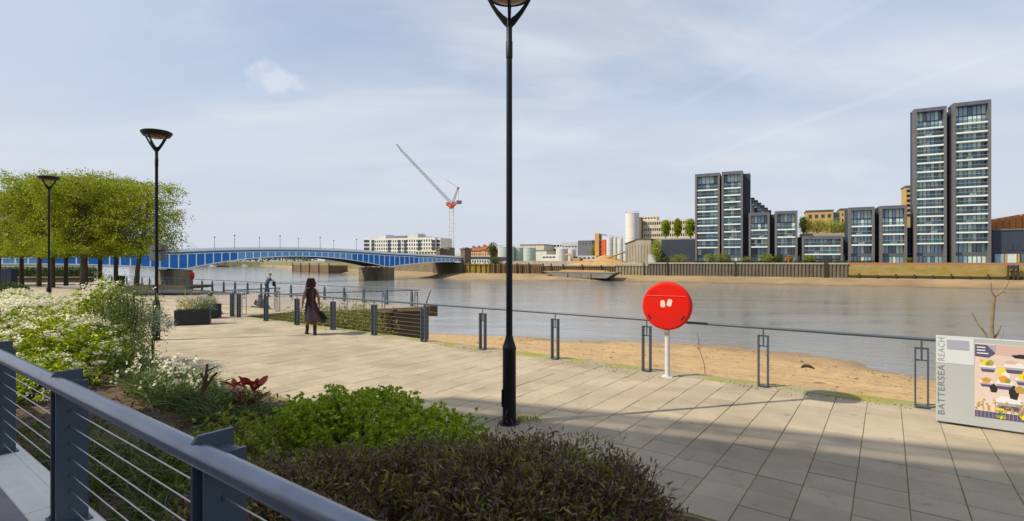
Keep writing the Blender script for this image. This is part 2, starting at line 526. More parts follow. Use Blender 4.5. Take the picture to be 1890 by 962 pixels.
def water_mat():
    m = bpy.data.materials.new('river_water'); m.use_nodes = True
    t = m.node_tree; N = t.nodes; K = t.links.new
    b = N['Principled BSDF']
    b.inputs['Roughness'].default_value = 0.09
    b.inputs['IOR'].default_value = 1.33
    b.inputs['Specular IOR Level'].default_value = 0.5
    tcn = N.new('ShaderNodeTexCoord')
    mp1 = N.new('ShaderNodeMapping'); mp1.inputs['Scale'].default_value = (0.02, 0.06, 1); mp1.inputs['Rotation'].default_value = (0, 0, rad(20))
    K(tcn.outputs['Object'], mp1.inputs[0])
    a = N.new('ShaderNodeTexNoise'); a.inputs['Scale'].default_value = 1.0; a.inputs['Detail'].default_value = 5
    K(mp1.outputs[0], a.inputs['Vector'])
    mx = N.new('ShaderNodeMix'); mx.data_type = 'RGBA'
    K(a.outputs['Fac'], mx.inputs[0]); mx.inputs[6].default_value = (0.185, 0.195, 0.20, 1); mx.inputs[7].default_value = (0.24, 0.25, 0.255, 1)
    K(mx.outputs[2], b.inputs['Base Color'])
    mp2 = N.new('ShaderNodeMapping'); mp2.inputs['Scale'].default_value = (0.5, 1.3, 1); mp2.inputs['Rotation'].default_value = (0, 0, rad(15))
    K(tcn.outputs['Object'], mp2.inputs[0])
    w = N.new('ShaderNodeTexNoise'); w.inputs['Scale'].default_value = 1.2; w.inputs['Detail'].default_value = 7; w.inputs['Roughness'].default_value = 0.62
    K(mp2.outputs[0], w.inputs['Vector'])
    mp3 = N.new('ShaderNodeMapping'); mp3.inputs['Scale'].default_value = (0.05, 0.16, 1); mp3.inputs['Rotation'].default_value = (0, 0, rad(-8))
    K(tcn.outputs['Object'], mp3.inputs[0])
    w2 = N.new('ShaderNodeTexNoise'); w2.inputs['Scale'].default_value = 1.0; w2.inputs['Detail'].default_value = 3
    K(mp3.outputs[0], w2.inputs['Vector'])
    mr = N.new('ShaderNodeMapRange'); mr.inputs['From Min'].default_value = 0.35; mr.inputs['From Max'].default_value = 0.65
    mr.inputs['To Min'].default_value = 0.25; mr.inputs['To Max'].default_value = 1.0
    K(w2.outputs['Fac'], mr.inputs['Value'])
    bp = N.new('ShaderNodeBump'); bp.inputs['Distance'].default_value = 0.09
    K(mr.outputs[0], bp.inputs['Strength']); K(w.outputs['Fac'], bp.inputs['Height'])
    K(bp.outputs[0], b.inputs['Normal'])
    return m
M_water = water_mat()

# ------------------------------------------------------------------ the setting
ZW = -6.0
def struct(o):
    o['kind'] = 'structure'
    return o
# water: one sheet to the horizon
struct(MB().poly([(-5000, -400, ZW), (5000, -400, ZW), (5000, 6000, ZW), (-5000, 6000, ZW)]).build('river_water', M_water))
# riverbed ground under everything
struct(MB().poly([(-5000, -400, ZW - 4), (5000, -400, ZW - 4), (5000, 6000, ZW - 4), (-5000, 6000, ZW - 4)]).build('ground', M_mud))

# far bank: quay line points (picture column, distance)
def quayY(px, t=-8):
    return (219.13 + t) / (0.8944 + 0.4472 * (px - CX) / F)
inner = [(300, 760), (480, 730), (540, 560), (600, 400), (660, 345), (727, 300), (800, 266)] + [(px, quayY(px)) for px in (850, 900, 1000, 1130, 1300, 1500, 1700, 1890, 2150, 2700)]
wat = [(300, 491.1), (480, 491.8), (540, 495.5), (600, 502), (660, 507), (727, 511), (800, 513.5), (850, 517.6), (900, 518.6), (1000, 518.6), (1130, 519.6), (1300, 523), (1500, 527), (1700, 531), (1890, 535.5), (2150, 541), (2700, 552)]
def PX(px, Y, z):
    return Vector(((px - CX) / F * Y, Y, z))
land = [PX(px, Y + 0.4, 0.25) for px, Y in inner]
poly = land + [Vector((2500, land[-1].y, 0.25)), Vector((4500, 5500, 0.25)), Vector((-4500, 5500, 0.25)), Vector((-4500, 1200, 0.25))]
struct(MB().prism([p - Vector((0, 0, 9)) for p in poly], (0, 0, 9)).build('far_land', M_land))
# foreshore strip, resampled
def resample(xs, n):
    o = []
    for i in range(len(xs) - 1):
        for k in range(n):
            f = k / n
            o.append(tuple(xs[i][j] * (1 - f) + xs[i + 1][j] * f for j in range(2)))
    return o + [xs[-1]]
ri, rw = resample([(p, 1 / y) for p, y in inner], 8), resample(wat, 8)
V, Q, ns = [], [], 12
for i, ((pa, iy), (pb, wy)) in enumerate(zip(ri, rw)):
    a = PX(pa, 1 / iy + 0.6, -3.5); b = G(pb, wy, ZW)
    b = b + (b - a) * 0.25; b.z = ZW - 0.55
    for k in range(ns):
        f = k / (ns - 1)
        p = a.lerp(b, f)
        nz = mnoise.noise(Vector((p.x * 0.12, p.y * 0.12, 3))) * 0.5 + mnoise.noise(Vector((p.x * 0.5, p.y * 0.5, 8))) * 0.16
        p.z += nz * min(1, f * 3) * (0.75 if f < 0.9 else .3)
        V.append(p)
for i in range(len(ri) - 1):
    for k in range(ns - 1):
        Q.append((i * ns + k, i * ns + k + 1, (i + 1) * ns + k + 1, (i + 1) * ns + k))
fo = bpy.data.objects.new('foreshore', fast_mesh('foreshore', [tuple(v) for v in V], Q, smooth=True)); fo.data.materials.append(M_mud); COL.objects.link(fo); struct(fo)

# near beach: from the promenade wall down to the water
shore = [(-120, 36), (-80, 38), (-60, 40), (-42.6, 42.8), (-29.7, 46), (-16.6, 52), (-7.4, 51.5), (1.7, 47.7), (15, 43), (40, 39), (90, 36), (140, 34)]
def shore_v(u):
    for (a, b), (c, d) in zip(shore, shore[1:]):
        if a <= u <= c:
            f = (u - a) / (c - a); f = f * f * (3 - 2 * f)
            return b + (d - b) * f
    return shore[0][1] if u < shore[0][0] else shore[-1][1]
us = list(np.arange(-120, -30, 3.0)) + list(np.arange(-30, 30, 0.6)) + list(np.arange(30, 141, 4.0))
ns = 60
V, Q = [], []
def beach_z(u, v):
    f = (v - 10.4) / (shore_v(u) - 10.4)
    z = -2.9 - 3.1 * f
    p = U(u, v)
    return z + (mnoise.noise(Vector((p.x * 0.25, p.y * 0.25, 1))) * 0.22 + mnoise.noise(Vector((p.x * 1.1, p.y * 1.1, 2))) * 0.07 + mnoise.noise(Vector((p.x * 3, p.y * 3, 4))) * 0.035)
for u in us:
    vs = shore_v(u)
    for k in range(ns):
        v = 10.4 + (vs * 1.12 - 10.4) * k / (ns - 1)
        V.append(tuple(U(u, v, beach_z(u, v))))
for i in range(len(us) - 1):
    for k in range(ns - 1):
        Q.append((i * ns + k, i * ns + k + 1, (i + 1) * ns + k + 1, (i + 1) * ns + k))
be = bpy.data.objects.new('beach', fast_mesh('beach', V, Q, smooth=True)); be.data.materials.append(M_sand); COL.objects.link(be); struct(be)
# pebbles and flotsam on the sand: nobody could count them
M_peb = mat('pebble', (0.26, 0.18, 0.10), 0.85, island=0.5)
n = 1700
uu = RNG.uniform(-32, 12, n); vv = RNG.uniform(14, 54, n)
mb = MB()
for u, v in zip(uu, vv):
    if v > shore_v(u) - 0.3:
        continue
    near_edge = abs(v - (shore_v(u) - 3)) < 2.5
    s = random.uniform(0.02, 0.06) * (1.5 if near_edge else 1) * (2.2 if random.random() < 0.05 else 1)
    c = U(u, v, beach_z(u, v) + s * 0.25); a = random.uniform(0, 6)
    e = Vector((math.cos(a), math.sin(a), 0)); g = Vector((-e.y, e.x, 0)); w = random.uniform(1, 2.4)
    mb.add([c + e * s * w, c + g * s, c - e * s * w, c - g * s, c + Vector((0, 0, s * 0.7)), c - Vector((0, 0, s * .5))],
           [(0, 1, 4), (1, 2, 4), (2, 3, 4), (3, 0, 4), (1, 0, 5), (2, 1, 5), (3, 2, 5), (0, 3, 5)])
mb.build('pebbles', M_peb, kind='stuff')

# promenade: base, coping and slabs laid on it
SU, SV, U0, V0 = 0.435, 0.4225, 0.164, 6.010
prom = MB()
prom.span(U, -21.7, 32, 4.62, 10.58, -5.5, -0.012)
prom.span(U, -130, -21.72, 4.62, 13.0, -5.5, -0.0125)
promenade = struct(prom.build('promenade', [M_joint]))
wall = MB()
wall.span(U, -21.7, 32, 10.24, 10.62, -5.4, 0.012)
wall.build('coping', M_coping, promenade, bevel=0.02)
slabs = []
def slab_mesh(su, sv):
    hu, hv, g, c = su / 2 - 0.0042, sv / 2 - 0.0042, 0.005, 0.004
    b = [U(-hu, -hv, -0.014), U(hu, -hv, -0.014), U(hu, hv, -0.014), U(-hu, hv, -0.014)]
    m_ = [U(-hu, -hv, -c), U(hu, -hv, -c), U(hu, hv, -c), U(-hu, hv, -c)]
    t = [U(-hu + g, -hv + g, 0), U(hu - g, -hv + g, 0), U(hu - g, hv - g, 0), U(-hu + g, hv - g, 0)]
    fs_ = [(8, 9, 10, 11)]
    for i in range(4):
        j = (i + 1) % 4
        fs_ += [(i, j, 4 + j, 4 + i), (4 + i, 4 + j, 8 + j, 8 + i)]
    return b + m_ + t, fs_
sv_, sf_ = slab_mesh(SU, SV)
me_slab = MB().add(sv_, sf_).mesh('paving_slab'); me_slab.materials.append(M_slab)
cells = []
for i in range(-300, 74):
    for j in range(-12, 18):
        u = U0 + (i + 0.5) * SU; v = V0 + (j + 0.5) * SV
        top = 10.24 if u > -21.7 else 13.0
        if v - SV / 2 < 4.62 or v + SV / 2 > top + 0.001:
            continue
        p = U(u, v)
        if p.y < 0.5:
            cells.append((1e9, u, v)); continue
        x = p.x / p.y * F + CX; y = CY + HC / p.y * F
        vis = -40 < x < 1930 and y < 990
        hidden = (v < 5.3 and -6.5 < u < -0.9)
        d = p.length if vis and not hidden else 1e6 + p.length
        cells.append((d, u, v))
cells.sort()
rest_v, rest_f = [], []
for k, (d, u, v) in enumerate(cells):
    dz = random.uniform(-0.0035, 0.0025)
    if k < 300:
        o = link('paving_slab', me_slab, [M_slab], promenade, U(u + random.uniform(-.0015, .0015), v + random.uniform(-.0015, .0015), dz))
    else:
        nb = len(rest_v); off = U(u, v, dz)
        rest_v.extend([tuple(q + off) for q in sv_]); rest_f.extend([[a + nb for a in q] for q in sf_])
me = bpy.data.meshes.new('paving_slabs_beyond'); me.from_pydata(rest_v, [], rest_f); me.materials.append(M_slab)
link('paving_slab', me, [], promenade, kind='stuff')
# last strip of edge stones that fills the gap between the slab rows and the coping
lastv = max(v for d, u, v in cells if u > -21) + SV / 2
MB().span(U, -21.7, 32, lastv + 0.006, 10.234, -0.2, -0.001).build('edge_strip', M_coping, promenade)
# moss tufts along the edge (stuff)
M_moss = mat('moss', (0.17, 0.19, 0.02), 0.95, col2=(0.09, 0.12, 0.02), vscale=20)
n = 5200
pu = np.concatenate([RNG.uniform(-21, 4, 3600), RNG.normal(-3.2, 1.0, 1000), RNG.normal(-11.5, 1.2, 600)])
pv = np.where(RNG.random(n) < 0.7, RNG.normal(10.2, 0.10, n), RNG.normal(9.9, 0.2, n))
keep = pv < 10.6
pu, pv = pu[keep], pv[keep]
dens = np.array([mnoise.noise(Vector((a * 0.5, b * 2, 5))) for a, b in zip(pu, pv)]) > -0.05
pu, pv = pu[dens][::3], pv[dens][::3]; n = len(pu)
pp = np.stack([0.807 * pu + 0.59 * pv, -0.59 * pu + 0.807 * pv, np.full(n, 0.004) + np.where(pv > 10.24, 0.012, 0)], 1)
A = RNG.normal(size=(n, 3)); A[:, 2] = np.abs(A[:, 2]) * 0.4
mo = link('moss', leaf_mesh('moss', pp, A, RNG.uniform(.015, .03, n), 0.9, 0.0), [M_moss], kind='stuff')

# landing and steps at the left, lower viewing platform
st = MB()
for k in range(3):
    st.span(U, -130, -21.72 - 0.6 * k, 13.0 + 0.35 * k + 0.002, 13.0 + 0.35 * (k + 1), -5.2, -0.0 - 0.15 * (k + 1) + 0.15 * 0)
steps = struct(st.build('steps', M_landing))
zp = -0.45
PLA, PLB = (-26.0, 14.05), (-22.3, 21.75)
pl = MB().prism([U(-130, 14.06, -5.2), U(PLA[0] + .2, 14.06, -5.2), U(PLB[0], PLB[1], -5.2), U(-130, PLB[1], -5.2)], (0, 0, 5.2 + zp - 0.004))
platform = struct(pl.build('platform', M_landing))
a, b = U(*PLA), U(*PLB)
d = (b - a).normalized(); nn = Vector((d.y, -d.x, 0))
M_timber = mat('weathered_timber', (0.10, 0.075, 0.045), 0.9, col2=(0.05, 0.042, 0.022), vscale=2.5, bump=0.5, bscale=14, stretch=(1, 1, 6))
M_beam = mat('pale_timber_coping', (0.3, 0.24, 0.15), 0.85, col2=(0.2, 0.16, 0.1), vscale=3, bump=0.3, bscale=20)
ln = (b - a).length
rows = 11
for k in range(rows):                                    # horizontal boards facing the platform wall
    bd = MB(); z1 = zp - 0.22 - k * 0.36
    bd.box((0, 0, 0), (ln, 0.09 + random.uniform(0, .02), 0.34), fr=(d, nn))
    o = bd.build('timber_board', M_timber, platform); o.location = a.lerp(b, 0.5) + nn * 0.06 + Vector((0, 0, z1 - 0.17))
MB().box(a.lerp(b, 0.5) + nn * 0.05 + Vector((0, 0, zp - 0.1)), (ln + 0.3, 0.36, 0.22), fr=(d, nn)).build('coping', M_beam, platform, bevel=.015)
for k in range(5):                                        # upright posts on the wall
    p = a.lerp(b, 0.12 + 0.22 * k) + nn * 0.2
    MB().box(p + Vector((0, 0, -2.8)), (0.2, 0.2, 4.6), fr=(d, nn)).build('timber_post', M_timber, platform)
MB().box(b + d * 0.35 + nn * 0.15 + Vector((0, 0, zp - 0.25)), (0.5, 0.6, 0.6), fr=(d, nn)).build('bracket_beam', M_timber, platform)

# raised terrace under the camera, planting bed in front of it
te = MB().span(U, -30, 14, -7.0, 0.80, -0.5, 0.695)
terrace = struct(te.build('terrace', M_terr))
for k in range(30):
    u0 = -26 + k * 1.2
    MB().span(U, u0 + 0.003, u0 + 1.197, 0.802, 1.08, -0.3, 0.70).build('kerb_stone', M_stone, terrace, bevel=0.008)
V, Q = [], []
ua = np.arange(-30, 8.01, 0.15); va = np.arange(1.08, 4.66, 0.1)
def soil_z(u, v):
    return 0.14 - 0.11 * max(0, (v - 3.6)) + 0.05 * mnoise.noise(Vector((u * 1.3, v * 1.3, 2))) + 0.025 * mnoise.noise(Vector((u * 6, v * 6, 4)))
for u in ua:
    for v in va:
        V.append(tuple(U(u, v, soil_z(u, v))))
nv = len(va)
for i in range(len(ua) - 1):
    for k in range(nv - 1):
        Q.append((i * nv + k, i * nv + k + 1, (i + 1) * nv + k + 1, (i + 1) * nv + k))
bed = bpy.data.objects.new('planting_bed', fast_mesh('planting_bed', V, Q, smooth=True)); bed.data.materials.append(M_soil); COL.objects.link(bed); struct(bed)
# bark chips and dead leaves on the soil
M_chip = leafmat('bark_chip', [(0.05, 0.03, 0.018), (0.11, 0.065, 0.035), (0.19, 0.13, 0.08), (0.07, 0.045, 0.025), (0.3, 0.24, 0.17)], 0.9, 0.0)
n = 9000
pu, pv = RNG.uniform(-10, -0.5, n), RNG.uniform(1.1, 4.5, n)
pp = np.array([tuple(U(a, b, soil_z(a, b) + 0.006)) for a, b in zip(pu, pv)])
A = RNG.normal(size=(n, 3)); A[:, 2] *= 0.25
link('bark_chips', leaf_mesh('bark_chips', pp, A, RNG.uniform(.02, .06, n), 0.5, 0.0), [M_chip], kind='stuff')

# apartment block behind the camera: it is what shades the near paving
def bb(q, w, z):                          # q along its front, w behind the front
    e1 = Vector((0.9605, 0.2784, 0)); e1 = EU * 0.9605 + EV * 0.2784; e2 = -EU * 0.2784 + EV * 0.9605
    return U(-19.9, -10.55) + e1 * q + e2 * (-w) + Vector((0, 0, z))
blk = thing('apartment_block', 'unseen apartment block behind the terrace that shades the near paving, pale for bounce', 'building', U(-6, -8, 0))
M_bounce = mat('pale_bounce_wall', (0.66, 0.63, 0.57), 0.9, col2=(0.58, 0.55, 0.5), vscale=3)  # unseen wall, made pale to bounce light into the shaded foreground
M_glassd = mat('dark_glass', (0.02, 0.03, 0.04), 0.06, spec=0.8)
MB().span(bb, 0, 24, 0, 14, -0.5, 22.75).build('wall', M_bounce, blk)
for k in range(7):
    f = MB(); w = MB()
    for j in range(6):
        f.span(bb, 0.8 + 4 * j, 3.2 + 4 * j, -0.03, 0.2, 0.9 + 2.9 * k, 2.5 + 2.9 * k)
    f.build('window', M_glassd, blk)
ral = MB()
for z, h in ((23.2, 0.22), (23.75, 0.32)):
    ral.span(bb, 0, 24, 0.0, 0.12, z, z + h)
for j in range(13):
    ral.span(bb, 1.98 * j, 1.98 * j + .08, 0.02, 0.1, 22.7, 24.06)
ral.build('roof_rail', M_rail, blk)

# ------------------------------------------------------------------ street lamps
def make_lamp(label, loc, rz):
    t = thing('street_lamp', label, 'street lamp', loc, rz, 'black street lamps along the promenade')
    m = MB().lathe([(0.155, -0.02), (0.155, 0.012)], n=20); m.build('base_plate', M_black, t, local=True)
    m = MB().lathe([(0.096, 0.0), (0.096, 0.02), (0.094, 1.03), (0.098, 1.04), (0.098, 1.075), (0.09, 1.09), (0.056, 1.2), (0.048, 1.24)], n=24)
    m.build('pole_base', M_black, t, smooth=True, local=True)
    m = MB().lathe([(0.046, 1.22), (0.045, 1.6), (0.041, 5.15), (0.041, 5.16), (0.047, 5.165), (0.047, 5.40), (0.041, 5.41), (0.041, 5.62), (0.03, 5.72), (0.02, 5.74)], n=20)
    pole_o = m.build('pole', M_black, t, smooth=True, local=True)
    m = MB().box((-0.094, -0.03, 0.36), (0.03, 0.055, 0.24)); m.build('access_door', M_black, pole_o, local=True, bevel=.006)
    for k in range(4):
        an = math.pi / 2 * k
        pr = [(0.03, 5.59), (0.09, 5.655), (0.19, 5.79), (0.27, 5.92), (0.35, 6.075), (0.32, 6.075), (0.225, 5.93), (0.145, 5.83), (0.075, 5.76), (0.03, 5.73)]
        ex = Vector((math.cos(an), math.sin(an), 0)); ey = Vector((-ex.y, ex.x, 0))
        pts = [ex * r - ey * 0.016 + Vector((0, 0, h)) for r, h in pr]
        MB().prism(pts, ey * 0.032).build('bracket_arm', M_black, t, local=True)
    m = MB().lathe([(0.30, 6.06), (0.335, 6.05), (0.395, 6.13), (0.408, 6.175), (0.36, 6.205), (0.2, 6.235), (0.0, 6.245)], n=40); can_o = m.build('canopy', M_black, t, smooth=True, local=True)
    m = MB().lathe([(0.0, 5.99), (0.13, 5.995), (0.22, 6.02), (0.30, 6.07)], n=32); m.build('lens', M_lens, can_o, smooth=True, local=True)
    return t
r0 = -math.radians(2)
lampA = make_lamp('tallest looking black lamp post rising behind the dark shrubs in the middle', G(940, 781), r0)
copy = copy_tree(lampA, loc=G(289, 628)); copy['label'] = 'black lamp post with grey sign plates on it, left of the planters'; copy.scale = (.975, .975, .972)
copy = copy_tree(lampA, loc=(-20.55, 22.84, 0)); copy['label'] = 'farthest black lamp post in front of the pleached trees behind the white flowers'; copy.scale = (.975, .975, .972)
M_sign = mat('grey_sign_back', (0.21, 0.22, 0.24), 0.5, col2=(0.17, 0.18, 0.2), vscale=5)
sgp = thing('sign_plate', 'pair of grey sign plates fixed to the lamp post before the trees', 'sign', G(289, 628) + Vector((0, 0, 2.28)))
c = G(289, 628)
for sx in (-1, 1):
    MB().box(c + Vector((sx * 0.125, 0.07, 2.52)), (0.23, 0.012, 0.46)).build('plate', M_sign, sgp)
MB().tube([c + Vector((-0.2, 0.058, 2.6)), c + Vector((0.2, 0.058, 2.6))], 0.01, 6).build('clamp', M_black, sgp)

# ------------------------------------------------------------------ railings
def rail_post_mesh(h, tall=False):
    """two flat plates side by side with cross bars and a bracket for the handrail; local x along the rail"""
    m = MB()
    for sx in (-1, 1):
        m.box((sx * 0.078, 0, h / 2 - 0.02), (0.022, 0.105, h - 0.04))
    m.box((0, 0, 0.012), (0.18, 0.14, 0.02))
    m.box((0, 0, h - 0.055), (0.134, 0.02, 0.03)); m.box((0, 0, h - 0.24), (0.134, 0.025, 0.02)); 
    m.tube([(0, 0, h - 0.24), (0, 0, h - 0.02), (0, 0, h + 0.06)], 0.013, 8)
    return m.mesh('post')
RZ = math.atan2(-0.590, 0.807)
def railing(label, pts, posts, h, wires, handrail_r, z, me_post, cat='railing', name='railing', post_rz=None, wz0=0.16, wdz=0.115, group=None):
    t = thing(name, label, cat, pts[0], 0, group)
    o0 = Vector(pts[0])
    for p in posts:
        o = link('post', me_post, [M_rail], t, Vector(p) - o0)
        o.rotation_euler = (0, 0, RZ if post_rz is None else post_rz)
    top = [Vector(p) + Vector((0, 0, h)) for p in pts]
    MB().tube(top, handrail_r, 14).build('handrail', M_rail, t, smooth=True)
    for k in range(wires):
        MB().tube([Vector(p) + Vector((0, 0, wz0 + wdz * k)) for p in pts], 0.0026, 5).build('wire', M_wire, t)
    return t
VR = 10.28
post_us = [2.6, 0.42, -1.84, -4.05, -6.27, -8.45, -10.6, -12.77, -14.87, -17.0, -19.1, -21.2, -21.75]
post_me = rail_post_mesh(0.97)
post_me.materials.append(M_rail)
riverrail = railing('long blue grey wire railing between the paving and the sandy beach', [U(4.9, VR, 0.012), U(-22.0, VR, 0.012)],
                    [U(u, VR, 0.012) for u in post_us + [4.8]], 1.06, 7, 0.026, 0, post_me)
# platform railing on the river side
me2 = MB()
me2.hexa([Vector(p) for p in ((-.10, -.06, 0), (.10, -.06, 0), (.10, .06, 0), (-.10, .06, 0), (-.05, -.05, .9), (.05, -.05, .9), (.05, .05, .9), (-.05, .05, .9))])
me2.tube([(0, 0, 0.88), (0, 0, 0.99)], 0.014, 6)
me2 = me2.mesh('post'); me2.materials.append(M_rail)
ZP = zp - 0.004
vp = 21.45
def u_at(px, v):
    xr = (px - CX) / F
    Y = v / (0.59 * xr + 0.807)
    return Y * (0.807 * xr - 0.59)
pxs = [760, 714, 671, 635, 599, 565, 537, 508, 482, 457, 434, 413, 392, 373, 340, 326, 312, 300, 288, 276, 262, 248, 234, 220, 206, 190, 175, 160, 145, 130]
railing('far wire railing with tapered posts along the outer edge of the platform', [U(u_at(766, vp), vp, ZP), U(u_at(120, vp), vp, ZP)],
        [U(u_at(p, vp), vp, ZP) for p in pxs], 1.0, 6, 0.022, 0, me2)
# railing along the near edge of the platform, stepping down with the steps
q0, q1 = Vector((-11.7, 21.6, 0)), Vector((-10.55, 23.4, 0))
q1b = U(-25.75, 14.4, ZP); q2 = U(PLB[0] - 0.15, PLB[1] - 0.3, ZP)
t = thing('handrail', 'blue grey railing stepping down onto the platform beside the shrubs', 'railing', q0)
MB().tube([q0 + Vector((-.2, -.2, 1.05)), q1 + Vector((0, 0, 1.05)), q1b + Vector((0, 0, 1.0)), q2 + Vector((0, 0, 1.0))], 0.024, 12).build('handrail', M_rail, t, smooth=True)
d2 = (q2 - q1b)
for p in [q0, q0 + Vector((0.25, .4, 0)), q1 + Vector((-.05, -.1, 0)), q1b] + [q1b + d2 * f for f in (0.45, 0.72, 0.97)]:
    o = link('post', post_me, [], t, p - q0); o.rotation_euler = (0, 0, math.atan2(d2.y, d2.x)); o.scale = (1, 1, .95)
for k in range(5):
    MB().tube([q1b + Vector((0, 0, 0.2 + .15 * k)), q2 + Vector((0, 0, 0.2 + .15 * k))], 0.004, 5).build('wire', M_wire, t)
# single leaning steel bar at the platform corner
MB().tube([U(PLB[0] + .1, PLB[1] - .2, ZP - .1), U(PLB[0] + .35, PLB[1] + .1, ZP + 1.0)], [0.05, 0.03], 8).build('end_bar', M_rail, t)

# terrace railing in front of the camera
VT, ZT = 0.955, 0.70
t = thing('terrace_railing', 'nearest railing with a thick round handrail crossing the lower left', 'railing', U(-4, VT, ZT))
MB().tube([U(-14, VT - 0.055, 1.545), U(4, VT - 0.055, 1.545)], 0.046, 32).build('handrail', mat('handrail_steel', (0.24, 0.26, 0.315), 0.24, metal=0.8, col2=(0.17, 0.19, 0.24), vscale=2.2, spec=0.6, bump=.02, bscale=30), t, smooth=True)
def terr_post(u):
    pm = MB()
    for du, zt in ((-0.03, 0.915), (0.075, 0.86)):
        w = 0.078
        pts = [U(du, -w, 0.0), U(du, w, 0.0), U(du, w, zt), U(du, -w + 0.02, zt), U(du, -w, zt - 0.03)]
        pm.prism(pts, EU * 0.02)
    pm.span(U, -0.012, 0.077, 0.05, 0.072, 0.05, 0.85)
    pm.span(U, -0.012, 0.077, -0.05, 0.05, 0.48, 0.50)
    pm.span(U, -0.012, 0.077, -0.02, 0.0495, 0.85, 0.862)
    for k in range(7):
        for du in (-0.03, 0.095):
            c = U(du, -.01, 0.10 + 0.098 * k); pm.tube([c - EU * .009, c + EU * .009], 0.009, 8)
    for du, dv in ((-.06, -.07), (.12, -.07)):
        pm.tube([U(du, dv, .012), U(du, dv, .024)], .009, 6)
    pm.tube([U(0.03, 0.02, 0.7), U(0.03, -0.045, 0.8)], 0.018, 8)
    pm.span(U, -0.08, 0.14, -0.09, 0.09, 0.0, 0.012)
    return pm
tp = terr_post(0).mesh('post'); tp.materials.append(M_rail)
for u in (-2.16, -4.12, -6.02, -7.95, -9.9, -0.2, 1.75):
    link('post', tp, [], t, U(u, VT, ZT) - Vector(t.location))
for k in range(7):
    MB().tube([U(-14, VT - .01, ZT + 0.10 + 0.098 * k), U(4, VT - .01, ZT + 0.10 + 0.098 * k)], 0.0032, 6).build('wire', M_wire, t)

# ------------------------------------------------------------------ lifebuoy housings
def disc_outline(r, n=48):
    return [(r * math.cos(2 * math.pi * k / n), r * math.sin(2 * math.pi * k / n)) for k in range(n)]
def lifebuoy(label, base, r, h, rz, big=True):
    t = thing('lifebuoy_housing', label, 'lifebuoy housing', base, rz, 'red lifebuoy housings on posts')
    zc = h; ax = (Vector((1, 0, 0)), Vector((0, 0, 1)), Vector((0, -1, 0)))     # disc faces local -y
    MB().lathe([(0.0, -0.13), (r * 0.85, -0.13), (r * 0.9, -0.13), (r * 0.985, -0.09), (r, -0.04), (r, 0.0)], (0, 0, zc), 56, axes=ax).build('back_shell', M_red, t, smooth=True, local=True)
    MB().lathe([(r * 0.985, 0.004), (r * 0.985, 0.05), (r * 0.965, 0.08), (r * 0.935, 0.097), (r * 0.91, 0.102), (r * 0.89, 0.103), (0.0, 0.103)], (0, 0, zc), 56, axes=ax).build('front_cover', M_red, t, smooth=True, local=True)
    cov = [o for o in t.children if o.name.startswith('front_cover')][0]
    if big:
        hh = r * 0.42; w = math.sqrt((r * .9) ** 2 - hh ** 2)
        MB().box((0, -0.104, zc + hh), (2 * w, 0.014, 0.012)).build('hinge_seam', mat('red_edge', (0.85, 0.12, 0.08), 0.4), cov, local=True, bevel=.003)
        for sx in (-1, 1):
            m = MB(); an = rad(55) * (1 if sx > 0 else -1)
            c = Vector((sx * r * 0.66, -0.1035, zc - r * 0.47)); e = Vector((math.cos(an), 0, math.sin(an))); g = Vector((-e.z, 0, e.x))
            m.prism([c + e * 0.055 + g * .016, c - e * 0.055 + g * .016, c - e * 0.055 - g * .016, c + e * 0.055 - g * .016], (0, 0.02, 0))
            m.build('hand_slot', M_dark, cov, local=True)
        for k, (dx, dz, an) in enumerate(((-0.062, 0.045, 2), (0.066, 0.07, -13))):
            M_st = mat('worn_sticker', (0.72, 0.66, 0.6), 0.6, col2=(0.68, 0.2, 0.15), vscale=22, vlow=0.5, vhigh=0.72)
            ang = rad(an); e = Vector((math.cos(ang), 0, math.sin(ang))); g = Vector((-e.z, 0, e.x)); c = Vector((dx, -0.1045, zc + dz))
            pts = [c + e * x + g * z for x, z in ((-.045, -.045), (-.034, -.068), (.03, -.07), (.046, -.05), (.042, .052), (.025, .066), (-.02, .07), (-.04, .048))]
            MB().prism(pts, (0, 0.003, 0)).build('sticker', M_st, cov, local=True)
        M_rope = mat('rope', (0.5, 0.4, 0.26), 0.9)
        MB().tube([(-0.03, -.05, zc - r * .98), (0.02, -.1, zc - r * 1.06), (0.05, -.07, zc - r * 1.2), (0.01, -.06, zc - r * 1.3), (-.06, -.08, zc - r * 1.1)], 0.008, 6).build('rope', M_rope, t, local=True)
    M_p = M_galv if big else M_rail
    MB().lathe([(0.05, 0.0), (0.05, zc - r * 0.3)], (0, 0.05, 0), 16).build('post', M_p, t, smooth=True, local=True)
    MB().box((0, 0.05, 0.008), (0.2, 0.2, 0.016)).build('base_plate', M_p, t, local=True)
    return t
lifebuoy('large red round lifebuoy housing on a white post beside the railing', G(1231, 697), 0.475, 1.41, RZ + rad(9))
b2 = U(u_at(354, 21.0), 21.0, ZP)
lifebuoy('small distant red round lifebuoy housing on the platform railing', b2, 0.36, 1.35, RZ + rad(-5), False)

